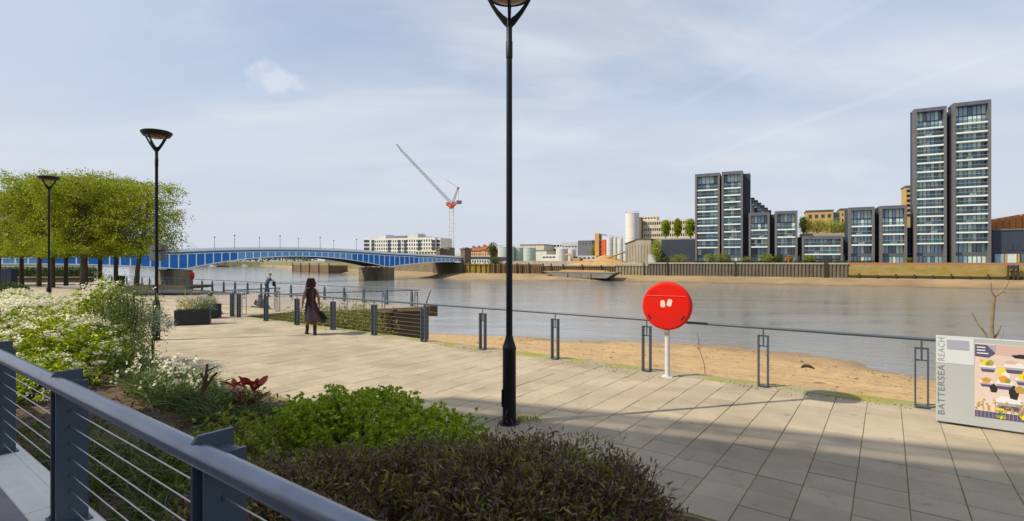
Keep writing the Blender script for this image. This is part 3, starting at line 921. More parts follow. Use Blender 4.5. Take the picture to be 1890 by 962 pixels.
# ------------------------------------------------------------------ billboard
M_panel = mat('grey_hoarding_panel', (0.43, 0.46, 0.48), 0.5, col2=(0.40, 0.43, 0.45), vscale=1.5)
M_panel2 = mat('pale_hoarding_band', (0.62, 0.67, 0.7), 0.5, col2=(0.57, 0.63, 0.67), vscale=3)
M_mauve = mat('mauve_print', (0.36, 0.36, 0.46), 0.5)
M_letd = mat('dark_grey_lettering', (0.17, 0.19, 0.21), 0.5)
M_letl = mat('mid_grey_lettering', (0.34, 0.37, 0.41), 0.5)
vb = 9.45
bu0 = u_at(1728, vb); blen = 2.4
bbd = thing('billboard', 'grey advertising board reading BATTERSEA REACH with a food poster, beside the railing', 'billboard', U(bu0, vb, 0))
def B(a, w, z):                         # a along the board, w out of its face, z up
    return U(bu0 + a, vb - w, z)
MB().span(B, 0, blen, -0.10, 0.0, 0.03, 1.235).build('panel', M_panel, bbd, bevel=.006)
MB().span(B, 0.0, 0.40, 0.0005, 0.003, 0.86, 1.225).build('pale_band', M_panel2, bbd)
MB().span(B, 0.115, 0.35, 0.0035, 0.006, 1.06, 1.19).build('print_block', M_mauve, bbd)
for a in (0.12, blen - 0.15):
    MB().span(B, a, a + 0.3, -0.35, -0.101, 0.0, 0.05).build('foot', M_panel, bbd)
def text_mesh(body, size):
    cu = bpy.data.curves.new('lettering', 'FONT'); cu.body = body; cu.size = size; cu.extrude = 0.0; cu.space_character = 1.12
    o = bpy.data.objects.new('tmp', cu); COL.objects.link(o)
    bpy.context.view_layer.update()
    dg = bpy.context.evaluated_depsgraph_get()
    me = bpy.data.meshes.new_from_object(o.evaluated_get(dg))
    bpy.data.objects.remove(o); bpy.data.curves.remove(cu)
    return me
def put_text(body, size, a, z, w, material, length):
    me = text_mesh(body, size)
    xs = [v.co.x for v in me.vertices]; x0, x1 = min(xs), max(xs)
    k = length / (x1 - x0)
    for v in me.vertices:                # text x runs up the board, text y runs towards -a
        x, y = (v.co.x - x0) * k, v.co.y
        v.co = B(a - y, w, z + x) - Vector(bbd.location)
    me.materials.clear(); me.materials.append(material)
    o = bpy.data.objects.new('lettering', me); COL.objects.link(o); o.parent = bbd
put_text('BATTERSEA', 0.105, 0.09, 0.13, 0.003, M_letd, 0.70)
put_text('REACH', 0.105, 0.09, 0.89, 0.0065, M_letl, 0.325)
# poster: flat print
post = MB(); pm = [mat('poster_cream', (0.66, 0.53, 0.47), 0.5, col2=(0.70, 0.58, 0.52), vscale=2), mat('poster_purple', (0.10, 0.085, 0.17), 0.5),
      mat('poster_white', (0.72, 0.72, 0.74), 0.5), mat('poster_grey', (0.36, 0.36, 0.40), 0.5), mat('poster_yellow', (0.75, 0.6, 0.05), 0.5),
      mat('poster_orange', (0.7, 0.3, 0.05), 0.5), mat('poster_green', (0.22, 0.3, 0.05), 0.5), mat('poster_magenta', (0.5, 0.15, 0.42), 0.5), mat('poster_ochre', (0.45, 0.3, 0.07), 0.5), mat('poster_black', (0.03, 0.025, 0.03), 0.5), mat('poster_rose', (0.6, 0.42, 0.38), 0.5)]
PX0, PZ0, PW, PH = 0.41, 0.17, 1.6, 1.0
post.span(B, PX0, PX0 + PW, 0.0, 0.004, PZ0, PZ0 + PH, 0)
poster_o = post.build('poster', pm[0], bbd)
lay = [0.0045]
def flat(pts, m, name='poster_print'):
    lay[0] += 0.00002
    return MB().poly([B(PX0 + x, lay[0], PZ0 + z) for x, z in pts]).build(name, pm[m], poster_o)
def ell(cx, cz, rx, rz_, n=14, a0=0.0, lobes=0, amp=0.0):
    return [(cx + rx * (1 + amp * math.sin(lobes * t_)) * math.cos(t_ + a0), cz + rz_ * (1 + amp * math.sin(lobes * t_)) * math.sin(t_)) for t_ in [2 * math.pi * k / n for k in range(n)]]
flat([(0.2, 0.86), (1.6, 0.80), (1.6, 0.995), (0.2, 0.995)], 10)
flat([(0, 0.82), (0.14, 0.81), (0.205, 0.87), (0.205, 0.985), (0, 0.985)], 1)
flat([(0.12, 0.985), (0.205, 0.88), (0.215, 0.985)], 3)
for k in range(3):
    w_ = .085 + .03 * (k == 2)
    flat([(0.02, 0.94 - .04 * k), (0.02 + w_, 0.94 - .04 * k), (0.02 + w_, 0.955 - .04 * k), (0.02, 0.955 - .04 * k)], 2)
flat([(0, 0), (1.6, 0), (1.6, 0.085), (0, 0.085)], 1)
for k in range(40):
    x = 0.02 + k * 0.04
    flat([(x, 0.0), (x + 0.004, 0.0), (x + 0.004, 0.085), (x, 0.085)], 3)
def dish(cx, cz, s, foods):
    flat([(cx - .13 * s, cz - .02 * s), (cx + .13 * s, cz - .02 * s), (cx + .17 * s, cz + .07 * s), (cx + .1 * s, cz + .14 * s), (cx - .1 * s, cz + .14 * s), (cx - .17 * s, cz + .07 * s)], 2)
    flat([(cx - .13 * s, cz - .02 * s), (cx + .13 * s, cz - .02 * s), (cx + .16 * s, cz + .03 * s), (cx - .16 * s, cz + .03 * s)], 3)
    flat([(cx - .11 * s, cz - .09 * s), (cx + .11 * s, cz - .09 * s), (cx + .14 * s, cz - .015 * s), (cx - .14 * s, cz - .015 * s)], 1)
    for (dx, dz, rx, rz_, m) in foods:
        flat(ell(cx + dx * s, cz + dz * s, rx * s, rz_ * s, 14, 0, 5, .12), m)
for x0 in (0, .62, 1.2):
    dish(x0 + .13, 0.665, .52, [(-.07, .16, .07, .09, 4), (.05, .15, .07, .08, 8), (0, .12, .05, .05, 6), (-.12, .2, .03, .03, 5)])
    dish(x0 + .115, 0.455, .42, [(0, .12, .12, .09, 5), (0, .14, .08, .05, 8)])
    dish(x0 + .30, 0.455, .56, [(-.02, .3, .12, .13, 4), (0.02, .24, .08, .09, 2), (-.02, .15, .09, .09, 5), (.05, .12, .05, .06, 6)])
    dish(x0 + .48, 0.53, .5, [(0, .16, .12, .13, 4), (.04, .12, .05, .08, 6)])
    dish(x0 + .39, 0.685, .62, [(.12, .28, .16, .045, 9), (-.05, .14, .10, .04, 10)])
    dish(x0 + .345, 0.20, .82, [(-.19, .25, .05, .07, 9), (0.05, .2, .06, .12, 9), (.12, .27, .06, .06, 8), (-.02, .08, .15, .03, 2)])
for k in range(26):
    x = 0.02 + k * 0.058 + random.uniform(-.015, .015); h = random.uniform(.06, .17)
    flat([(x - .002, .08), (x + .002, .08), (x + .003, .08 + h), (x - .002, .08 + h)], 8)
    for j in range(4):
        flat(ell(x + random.uniform(-.02, .02), .09 + h * (j + 1) / 4, .013, .012, 7), random.choice((8, 8, 6, 5)))
for (cx, cz, s, m) in ((0.25, 0.10, 0.055, 4), (0.28, 0.03, .045, 4), (0.235, 0.03, .035, 6), (0.47, 0.06, .055, 4), (0.46, 0.13, .03, 7), (0.49, .16, .03, 7), (.8, .09, .06, 4), (1.0, .12, .04, 7), (1.25, .07, .06, 4)):
    for j in range(5):
        flat(ell(cx + random.uniform(-.5, .5) * s, cz + random.uniform(-.3, .6) * s, s * .42, s * .36, 10, 0, 3, .2), m if j % 4 else 6)

# ------------------------------------------------------------------ small plants by the railing
def twig_tree(name, label, cat, base, branches, r0, mats=None, group=None):
    t = thing(name, label, cat, base, 0, group)
    for i, (pts, ra, rb) in enumerate(branches):
        n = len(pts)
        MB().tube([Vector(base) + Vector(p) for p in pts], [ra + (rb - ra) * k / (n - 1) for k in range(n)], 7).build('stem' if i == 0 else 'branch', mats or M_twig, t, smooth=True)
    return t
M_sapl = mat('pale_sapling_bark', (0.25, 0.19, 0.11), 0.85, col2=(0.16, 0.12, 0.07), vscale=10)
sb = U(1.55, 10.78, -3.0)
sy = sb.y
def sp(px, py, dy=0.0):
    return P(px, py, sy + dy) - sb
twig_tree('bare_sapling', 'leafless sapling with forked branches growing behind the advertising board', 'sapling', sb, [
    ([Vector((0, 0, 0)), sp(1829, 700), sp(1832, 628), sp(1831, 600), sp(1833, 570), sp(1836, 548)], 0.03, 0.018),
    ([sp(1836, 548), sp(1830, 538), sp(1829, 521)], 0.014, 0.005), ([sp(1836, 548), sp(1848, 540), sp(1858, 528), sp(1862, 517)], 0.014, 0.005),
    ([sp(1830, 640), sp(1818, 615, .1), sp(1806, 600, .15), sp(1794, 578, .2)], 0.02, 0.007), ([sp(1818, 615, .1), sp(1812, 606, .1), sp(1810, 603, .1)], 0.009, 0.005),
    ([sp(1832, 628), sp(1842, 615), sp(1847, 601)], 0.014, 0.009), ([sp(1834, 640), sp(1848, 625), sp(1853, 612)], 0.009, 0.004),
    ([sp(1848, 540), sp(1856, 540), sp(1857, 545)], 0.006, 0.003)], 0.03, M_sapl)
eb = U(-3.0, 10.7, -1.2)
ey = eb.y
def ep(px, py):
    return P(px, py, ey) - eb
twig_tree('thin_weed', 'thin dark bare weed stem standing behind the railing right of the lifebuoy post', 'weed', eb,
          [([Vector((0, 0, 0)), ep(1302, 697), ep(1300, 672), ep(1291, 645), ep(1289, 625), ep(1286, 613)], 0.007, 0.004), ([ep(1291, 645), ep(1296, 640)], 0.004, 0.003), ([ep(1289, 645), ep(1287, 640)], 0.01, 0.006)], .01)
db = G(1490, 677, -4.0); db.z = -4.1
drf = thing('driftwood', 'lump of dark driftwood lying alone on the sand', 'driftwood', db)
MB().tube([db + Vector((-.35, 0, .05)), db + Vector((-.12, .05, .16)), db + Vector((.12, 0, .14)), db + Vector((.38, -.1, .0))], [0.05, 0.12, 0.10, 0.04], 8).build('log', M_bark, drf, smooth=True)
MB().tube([db + Vector((-.05, 0, .14)), db + Vector((-.24, -.1, .22)), db + Vector((-.38, -.05, .2))], [0.045, 0.04, 0.02], 7).build('branch', M_twig, drf, smooth=True)

# ------------------------------------------------------------------ foliage builders
def clump_points(mounds, rng, per_leaf, leaf, spread, shell=(0.72, 1.0), up=0.25, low=-0.1, lump=0.16):
    """points and directions of leaves in clumps spread over a set of ellipsoids ((u,v,z),(ru,rv,rz),clumps)"""
    PP, AA = [], []
    for (c, r, nc) in mounds:
        d = rng.normal(size=(nc * 3, 3)); d = unit(d); d = d[d[:, 2] > low][:nc]
        ph = rng.uniform(0, 6.28, (6,)); k = rng.normal(size=(6, 3)) * 3.0
        lum = 1 + lump * np.sin(d @ k[:3].T * 1.5 + ph[:3]).mean(1) * 1.6 + lump * 0.7 * np.sin(d @ k[3:].T * 3.0 + ph[3:]).mean(1)
        rr = (rng.uniform(shell[0], shell[1], len(d)) * lum)[:, None]
        q = d * rr * np.array(r)
        ctr = np.array(U(*c))
        w = np.stack([0.807 * q[:, 0] + 0.59 * q[:, 1], -0.59 * q[:, 0] + 0.807 * q[:, 1], q[:, 2]], 1) + ctr
        dw = unit(np.stack([0.807 * d[:, 0] + 0.59 * d[:, 1], -0.59 * d[:, 0] + 0.807 * d[:, 1], d[:, 2]], 1))
        m = per_leaf
        a = np.repeat(dw, m, 0) * 0.7 + rng.normal(size=(len(d) * m, 3)) * 0.75 + np.array([0, 0, up])
        p = np.repeat(w, m, 0) + rng.normal(size=(len(d) * m, 3)) * spread
        PP.append(p); AA.append(a)
    return np.concatenate(PP), np.concatenate(AA)
def fol(name, t, Pn, A, L_, ratio, m, droop=0.15, rng=RNG, kind=None, mi=None, mats=None):
    off = np.array(base_of(t)) if t else np.zeros(3)
    me = leaf_mesh(name, Pn - off, A, L_, ratio, droop, mi, rng)
    for x in (mats or [m]):
        me.materials.append(x)
    return link(name, me, [], t, kind=kind)
def stems(t, mounds, n, r, m=M_bark, ground=0.12):
    mb = MB()
    for (c, rr, nc) in mounds:
        for k in range(n):
            a = random.uniform(0, 6.28); f = random.uniform(.3, .85)
            b0 = U(c[0] + math.cos(a) * rr[0] * .18, c[1] + math.sin(a) * rr[1] * .18, ground)
            e = U(c[0] + math.cos(a) * rr[0] * f, c[1] + math.sin(a) * rr[1] * f, c[2] + rr[2] * math.sqrt(max(0, 1 - f * f)) * random.uniform(.85, 1.1))
            mid = b0.lerp(e, .5) + Vector((random.uniform(-.06, .06), random.uniform(-.06, .06), .05))
            mb.tube([b0, mid, e], [r, r * .7, r * .3], 5)
    return mb.build('stems', m, t, smooth=True)
def whorls(Pn, A, per, rng, open_=0.9):
    """replace each tip by a rosette of leaves"""
    n = len(Pn)
    A2 = unit(np.repeat(unit(A), per, 0) + rng.normal(size=(n * per, 3)) * open_ * 0.6)
    return np.repeat(Pn, per, 0) + A2 * 0.004, A2

LM_dark = leafmat('purple_bronze_leaf', [(0.11, 0.055, 0.058), (0.17, 0.078, 0.07), (0.13, 0.13, 0.035), (0.22, 0.11, 0.08), (0.12, 0.064, 0.074), (0.25, 0.24, 0.04), (0.17, 0.085, 0.10), (0.34, 0.32, 0.045), (0.15, 0.16, 0.045)], 0.45, 0.2)
LM_green = leafmat('fresh_green_leaf', [(0.20, 0.32, 0.014), (0.32, 0.45, 0.018), (0.46, 0.58, 0.026), (0.24, 0.36, 0.016), (0.60, 0.66, 0.05)], 0.38, 0.3)
LM_olive = leafmat('olive_green_leaf', [(0.18, 0.25, 0.025), (0.29, 0.35, 0.03), (0.44, 0.48, 0.04), (0.21, 0.26, 0.04), (0.36, 0.29, 0.07)], 0.45, 0.3)
LM_choi = leafmat('choisya_leaf', [(0.11, 0.20, 0.010), (0.22, 0.33, 0.014), (0.40, 0.50, 0.02), (0.54, 0.58, 0.03), (0.17, 0.26, 0.012)], 0.35, 0.3)
LM_small = leafmat('small_dark_leaf', [(0.06, 0.10, 0.018), (0.09, 0.15, 0.025), (0.14, 0.20, 0.04), (0.19, 0.25, 0.07)], 0.3, 0.25)
LM_petal = leafmat('white_petal', [(0.78, 0.76, 0.58), (0.82, 0.80, 0.66), (0.74, 0.72, 0.45), (0.84, 0.82, 0.74)], 0.6, 0.3)
LM_grass = leafmat('strap_leaf', [(0.05, 0.09, 0.02), (0.09, 0.15, 0.03), (0.14, 0.20, 0.045), (0.2, 0.19, 0.07)], 0.4, 0.25)
LM_silver = leafmat('silver_leaf', [(0.25, 0.30, 0.24), (0.35, 0.4, 0.33), (0.18, 0.22, 0.16)], 0.6, 0.2)
LM_tree = leafmat('spring_plane_leaf', [(0.15, 0.205, 0.006), (0.24, 0.31, 0.009), (0.38, 0.44, 0.015), (0.17, 0.21, 0.009), (0.29, 0.30, 0.015)], 0.45, 0.5)
LM_hedge = leafmat('hedge_leaf', [(0.03, 0.065, 0.012), (0.055, 0.10, 0.015), (0.08, 0.13, 0.02)], 0.5, 0.25)
LM_yel = leafmat('yellow_green_leaf', [(0.17, 0.2, 0.02), (0.26, 0.27, 0.03), (0.12, 0.16, 0.02), (0.3, 0.27, 0.05)], 0.5, 0.3)

def shrub(name, label, cat, mounds, m, per, L_, ratio, spread, rosette=0, nst=10, group=None, low=-0.1, droop=0.12, up=0.25, shell=(0.72, 1.0), ground=0.12, lump=.16):
    c = mounds[0][0]
    t = thing(name, label, cat, U(c[0], c[1], ground), 0, group)
    Pn, A = clump_points(mounds, RNG, per, 0, spread, shell, up, low, lump)
    if rosette:
        Pn, A = whorls(Pn, A, rosette, RNG)
    Ls = RNG.uniform(L_[0], L_[1], len(Pn))
    fol('foliage', t, Pn, A, Ls, ratio, m, droop)
    if nst:
        stems(t, mounds, nst, 0.012, M_bark, ground)
    return t
# foreground bed
def patches(t, mounds, m, per, L_, ratio, spread, thr=.08, seed=0):
    Pn, A = clump_points(mounds, RNG, per, 0, spread, (.86, 1.08), .35, -.1)
    kp = np.array([mnoise.noise(Vector((x * 2.3 + seed, y * 2.3, z * 2.3))) > thr for x, y, z in Pn])
    Pn, A = Pn[kp], A[kp]
    fol('foliage', t, Pn, A, RNG.uniform(*L_, len(Pn)), ratio, m)
d1 = shrub('dark_shrub', 'wide purple bronze shrub at bottom centre, left of the two dark mounds', 'shrub',
      [((-3.35, 2.15, 0.26), (0.95, 0.95, 0.50), 3300), ((-2.85, 3.0, 0.22), (0.8, 0.65, 0.52), 1700)], LM_dark, 9, (.028, .09), 0.22, 0.038, 0, 70, low=-0.15)
d2 = shrub('dark_shrub', 'purple bronze shrub with ragged twiggy right edge on the paving, below the lamp post', 'shrub',
      [((-2.15, 3.0, 0.28), (0.75, 1.1, 0.64), 3000), ((-1.65, 3.55, 0.22), (0.5, 0.62, 0.48), 1100), ((-1.75, 2.0, 0.25), (.65, .8, .5), 1400)], LM_dark, 9, (.028, .09), 0.22, 0.038, 0, 70, low=-0.15)
LM_dull = leafmat('dull_olive_leaf', [(0.10, 0.12, 0.03), (0.16, 0.17, 0.035), (0.24, 0.23, 0.04), (0.32, 0.29, 0.06)], .45, .25)
LM_drytw = leafmat('dry_twig_grey', [(0.2, 0.17, 0.14), (0.28, 0.25, 0.21), (0.14, 0.11, 0.09)], .9, 0)
for t_, md, sd in ((d1, [((-3.35, 2.15, 0.26), (0.95, 0.95, 0.50), 1200), ((-2.85, 3.0, 0.22), (0.8, 0.65, 0.52), 700)], 0), (d2, [((-2.15, 3.0, 0.28), (0.75, 1.1, 0.64), 1300), ((-1.65, 3.55, 0.22), (0.5, 0.62, 0.48), 500)], 5)):
    patches(t_, md, LM_dull, 8, (.03, .085), .26, .035, .2, sd)
    patches(t_, md, LM_drytw, 2, (.06, .16), .035, .03, .0, sd + 3)
shrub('green_shrub', 'bright green glossy rounded shrub behind the dark shrubs, on the paving edge', 'shrub',
      [((-4.9, 3.75, 0.2), (1.0, 0.75, 0.58), 1150), ((-3.85, 3.75, 0.2), (0.85, 0.7, 0.50), 900), ((-5.6, 3.65, .2), (.6, .55, .40), 330)], LM_green, 2, (.032, .062), 0.40, 0.03, 10, 14, shell=(.82, 1.02), lump=.2)
shrub('low_shrub', 'low olive green shrub between the photinia and the dark shrubs', 'shrub',
      [((-5.6, 2.75, 0.16), (0.8, 0.75, 0.36), 420), ((-4.7, 2.4, .16), (.7, .6, .33), 300)], LM_olive, 2, (.04, .075), 0.4, 0.035, 7, 10, shell=(.7, 1.05))
# white flowering shrubs
def flowers(t, mounds, n, per, spread, Lp=(.028, .048)):
    PP, AA = [], []
    for (c, r, nc) in mounds:
        d = unit(RNG.normal(size=(n * 3, 3))); d = d[d[:, 2] > 0.02][:n]
        q = d * np.array(r) * RNG.uniform(.96, 1.1, (len(d), 1))
        w = np.stack([0.807 * q[:, 0] + 0.59 * q[:, 1], -0.59 * q[:, 0] + 0.807 * q[:, 1], q[:, 2]], 1) + np.array(U(*c))
        rep = RNG.integers(int(per * .4), int(per * 1.5), len(d))
        PP.append(np.repeat(w, rep, 0) + RNG.normal(size=(rep.sum(), 3)) * spread * np.array([1, 1, .55]))
        AA.append(np.repeat(unit(d), rep, 0) * .7 + RNG.normal(size=(rep.sum(), 3)) * .4 + np.array([0, 0, .5]))
    Pn, A = np.concatenate(PP), np.concatenate(AA)
    me = petal_mesh('blossom', Pn - np.array(base_of(t)), A, RNG.uniform(Lp[0], Lp[1], len(Pn))); me.materials.append(LM_petal)
    link('blossom', me, [], t)
ch1 = [((-16.6, 3.1, 0.35), (2.9, 1.5, 1.0), 900), ((-19.5, 3.4, .35), (2.4, 1.4, 1.05), 500)]
t = shrub('flowering_shrub', 'broad pale shrub covered in white blossom, farther left behind the terrace railing', 'shrub', ch1, LM_choi, 3, (.05, .10), 0.42, 0.07, 6, 14)
flowers(t, ch1, 800, 30, 0.042)
ch2 = [((-12.6, 2.9, 0.25), (1.6, 1.1, 0.95), 700), ((-11.2, 2.1, .2), (1.0, .7, .5), 300), ((-13.9, 3.8, .4), (.8, .7, 1.35), 330)]
t = shrub('flowering_shrub', 'nearer white blossom shrub with yellow green leaves above the terrace handrail', 'shrub', ch2, LM_choi, 3, (.05, .10), 0.42, 0.06, 6, 14)
flowers(t, ch2[:1], 230, 26, 0.034); flowers(t, ch2[1:2], 60, 22, .032); flowers(t, ch2[2:], 50, 40, 0.05)
shrub('tall_shrub', 'tall loose dark green shrub at the right end of the white blossom', 'shrub',
      [((-12.6, 3.75, 0.75), (0.75, 0.55, 0.95), 700), ((-11.3, 3.45, 0.35), (.75, .5, .5), 420), ((-13.2, 4.1, 1.0), (.6, .5, .75), 300)], LM_small, 8, (.03, .06), 0.42, 0.07, 0, 22, shell=(.45, 1.1), lump=.3)
shrub('silver_plant', 'small spiky silver grey plant right of the tall dark shrub', 'plant', [((-12.55, 4.35, .85), (.28, .28, .40), 60)], LM_silver, 6, (.08, .18), 0.12, 0.04, 0, 4)
shrub('yellow_shrub', 'small yellow leaved shrub peeping over the white blossom before the trees', 'shrub', [((-22.6, 6.3, .9), (.55, .45, .85), 120)], LM_yel, 6, (.06, .11), 0.4, 0.09, 0, 8, shell=(.4, 1.1))
# strappy grasses and iris clumps
def grass(name, label, cat, centres, m, n, L_, spread, lean=.55, white=0, w=.035):
    t = thing(name, label, cat, U(centres[0][0], centres[0][1], .1))
    bs = np.array([tuple(U(c[0], c[1], soil_z(c[0], c[1]))) for c in centres])
    idx = RNG.integers(0, len(bs), n)
    p0 = bs[idx] + np.concatenate([RNG.normal(size=(n, 2)) * spread, np.zeros((n, 1))], 1)
    d = unit(np.concatenate([RNG.normal(size=(n, 2)) * lean, np.ones((n, 1))], 1))
    Ls = RNG.uniform(L_[0], L_[1], n)[:, None]
    side = unit(np.cross(d, RNG.normal(size=(n, 3))))
    h = np.concatenate([d[:, :2], np.zeros((n, 1))], 1)
    V = []
    for f, ww in ((0, 1), (.5, .8), (.8, .5), (1.0, 0.05)):
        ctr = p0 + d * Ls * f + h * Ls * f * f * .5 - np.array([0, 0, 1]) * Ls * f ** 3 * .28
        V += [ctr + side * w * Ls * ww * .5, ctr - side * w * Ls * ww * .5]
    V = np.stack(V, 1).reshape(-1, 3) - np.array(base_of(t))
    b = np.arange(n)[:, None] * 8
    Q = np.concatenate([b + np.array([[0, 1, 3, 2]]), b + np.array([[2, 3, 5, 4]]), b + np.array([[4, 5, 7, 6]])], 0)
    me = fast_mesh('blades', V, Q); me.materials.append(m)
    link('blades', me, [], t)
    if white:
        k = RNG.integers(0, n, white)
        tip = p0[k] + d[k] * Ls[k] * 1.02
        Pn = np.repeat(tip, 7, 0) + RNG.normal(size=(white * 7, 3)) * .025
        fol('blossom', t, Pn, RNG.normal(size=(white * 7, 3)) + np.array([0, 0, .5]), .05, .8, LM_petal)
    return t
grass('strappy_plant', 'clump of dark strap leaved grass seen through the terrace railing wires', 'plant', [(-6.0 + .35 * k, 1.75 + .3 * (k % 3)) for k in range(-3, 4)], LM_grass, 800, (.25, .5), .13)
grass('strappy_plant', 'white flowered iris clump between the blossom shrub and the dead stump', 'plant', [(-9.6 + .25 * k, 3.2 + .22 * (k % 3)) for k in range(-2, 5)], LM_grass, 1400, (.3, .62), .12, white=70)
grass('strappy_plant', 'green strappy grass around the foot of the dead stump', 'plant', [(-8.2 + .3 * k, 3.25 + .25 * (k % 2)) for k in range(0, 6)], LM_grass, 1300, (.25, .5), .12)
n = 2500                                     # short weeds over the soil
pu, pv = RNG.uniform(-9, -1, n), RNG.uniform(1.15, 4.4, n)
kp = np.array([mnoise.noise(Vector((a * .9, b * .9, 7))) > 0.12 for a, b in zip(pu, pv)])
pu, pv = np.repeat(pu[kp], 5), np.repeat(pv[kp], 5)
pu = pu + RNG.normal(size=len(pu)) * .03; pv = pv + RNG.normal(size=len(pv)) * .03
pp = np.array([tuple(U(a, b, soil_z(a, b))) for a, b in zip(pu, pv)])
A = RNG.normal(size=(len(pp), 3)) * .6 + np.array([0, 0, .8])
link('ground_cover', leaf_mesh('ground_cover', pp, A, RNG.uniform(.03, .09, len(pp)), .3, .1), [leafmat('weed_leaf', [(0.06, 0.11, 0.012), (0.12, 0.18, 0.02), (0.17, 0.22, 0.03)])], kind='stuff')
# tuft at the foot of the lamp
pp = np.array(G(960, 775)) + RNG.normal(size=(260, 3)) * np.array([.16, .09, 0])
pp[:, 2] = 0.0
link('weed_tuft', leaf_mesh('weed_tuft', pp, RNG.normal(size=(260, 3)) * .5 + np.array([0, 0, .8]), RNG.uniform(.03, .08, 260), .25, .1), [LM_olive], kind='stuff')
# dead stump with cut branches
sbs = U(-7.6, 3.2, 0.05); sY = sbs.y
def q(px, py, dy=0):
    return P(px, py, sY + dy) - sbs
twig_tree('dead_stump', 'cut back dead stump with three bare branches behind the terrace railing', 'stump', sbs,
          [([Vector((0, 0, 0)), q(371, 760), q(372, 735), q(375, 715), q(379, 700), q(383, 672)], 0.04, 0.016), ([q(374, 722), q(384, 708), q(394, 694), q(401, 688)], 0.022, 0.016),
           ([q(378, 702), q(373, 695), q(372, 689)], 0.018, 0.015), ([q(381, 686), q(390, 681), q(400, 676)], 0.012, 0.010), ([q(378, 715), q(381, 700), q(384, 692)], .016, .012)], .05)
# photinia: separate red leaves over a few green ones
pb = U(-7.15, 3.55, 0.08)
ph = thing('photinia', 'small photinia with dark red young leaves beside the dead stump', 'shrub', pb)
LM_red = mat('red_leaf', (0.36, 0.03, 0.025), 0.3, col2=(0.2, 0.04, 0.022), vscale=25, objr=.4, translucent=.25)
M_redst = mat('red_stem', (0.12, 0.05, 0.03), 0.7)
tips = [(432, 715), (440, 725), (452, 717), (462, 711), (470, 723), (478, 715), (484, 733), (447, 748), (430, 750), (458, 757), (470, 745), (440, 770)]
st_ = MB()
rl = MB(); pts = [(0, 0, 0), (.022, .03, .008), (.03, .062, .012), (.018, .10, .006), (0, .13, -.012), (-.018, .10, .006), (-.03, .062, .012), (-.022, .03, .008)]
mid = [(0, .03, 0), (0, .062, 0), (0, .10, -.004)]
rl.add(pts + mid, [(0, 1, 8), (1, 2, 9, 8), (2, 3, 10, 9), (3, 4, 10), (4, 5, 10), (5, 6, 9, 10), (6, 7, 8, 9), (7, 0, 8)])
rl = rl.mesh('leaf', fix=False); rl.materials.append(LM_red)
for i, (px, py) in enumerate(tips):
    e = P(px, py, pb.y + random.uniform(-.15, .15))
    st_.tube([pb + Vector((random.uniform(-.04, .04), random.uniform(-.04, .04), 0)), pb.lerp(e, .55) + Vector((0, 0, -.04)), e], [.008, .006, .003], 5)
    for k in range(3):
        o = link('leaf', rl, [], ph, e - pb); o.rotation_euler = (random.uniform(.1, 1.3), random.uniform(-.5, .5), random.uniform(0, 6.28)); s = random.uniform(1.1, 1.7); o.scale = (s, s, s)
st_.build('stems', M_redst, ph)
Pn = np.array([tuple(pb + Vector((random.gauss(0, .2), random.gauss(0, .15), random.uniform(.05, .42)))) for _ in range(330)])
fol('foliage', ph, Pn, RNG.normal(size=(330, 3)) + np.array([0, 0, .4]), RNG.uniform(.05, .1, 330), .42, LM_small)

# planters
M_slate = mat('slate_planter', (0.018, 0.022, 0.032), 0.55, col2=(0.03, 0.034, 0.045), vscale=4)
M_slside = mat('grey_planter_end', (0.16, 0.165, 0.17), 0.7, col2=(0.1, 0.1, 0.1), vscale=7)
def planter(label, px0, px1, pyb, h, depth, rz, seedm):
    c0, c1 = G(px0, pyb + 1), G(px1, pyb - 2)
    w = (c1 - c0).length; ex = (c1 - c0).normalized(); ey = Vector((-ex.y, ex.x, 0))
    t = thing('planter', label, 'planter', c0.lerp(c1, .5), 0, 'slate planters on the paving')
    m = MB(); c = c0.lerp(c1, .5) + ey * depth / 2
    for s in (-1, 1):
        m.box(c + ey * s * (depth / 2 - .03) + Vector((0, 0, h / 2 + .015)), (w, .06, h), fr=(ex, ey))
    m.box(c + ex * (w / 2 - .03) + Vector((0, 0, h / 2 + .015)), (.058, depth - .12, h), fr=(ex, ey))
    m.build('box', M_slate, t, bevel=.006)
    MB().box(c - ex * (w / 2 - .03) + Vector((0, 0, h / 2 + .015)), (.058, depth - .12, h - .002), fr=(ex, ey)).build('end_panel', M_slside, t)
    MB().box(c + Vector((0, 0, h - .06)), (w - .12, depth - .12, .05), fr=(ex, ey)).build('soil', M_soil, t)
    for mi_, (m_, n, hh, L_, ra) in enumerate(seedm):
        f = RNG.uniform(-.42, .42, (n, 2)) if mi_ != 1 else RNG.normal(size=(n, 2)) * .16 + np.array([.28, 0])
        Pn = np.array(c) + f[:, :1] * w * np.array(ex) + f[:, 1:] * depth * np.array(ey)
        Pn[:, 2] = h - .04 + np.abs(RNG.normal(size=n)) * hh * .55
        A = RNG.normal(size=(n, 3)) * .55 + np.array([0, 0, .8]); A[:, :2] += (f * 1.2)[:, :2]
        fol('foliage', t, Pn, A, RNG.uniform(*L_, n), ra, m_)
    return t
planter('long slate planter with silver and bronze plants, nearer of the two on the paving', 321, 387, 601, .53, .55, 0, [(LM_yel, 500, .42, (.08, .2), .1), (LM_silver, 420, .42, (.06, .15), .3), (LM_olive, 300, .5, (.12, .26), .08)])
planter('second slate planter half hidden behind the nearer planter', 388, 409, 588, .55, .5, 0, [(LM_silver, 220, .3, (.06, .13), .25), (LM_olive, 150, .25, (.06, .12), .2), (LM_yel, 100, .3, (.06, .12), .2)])

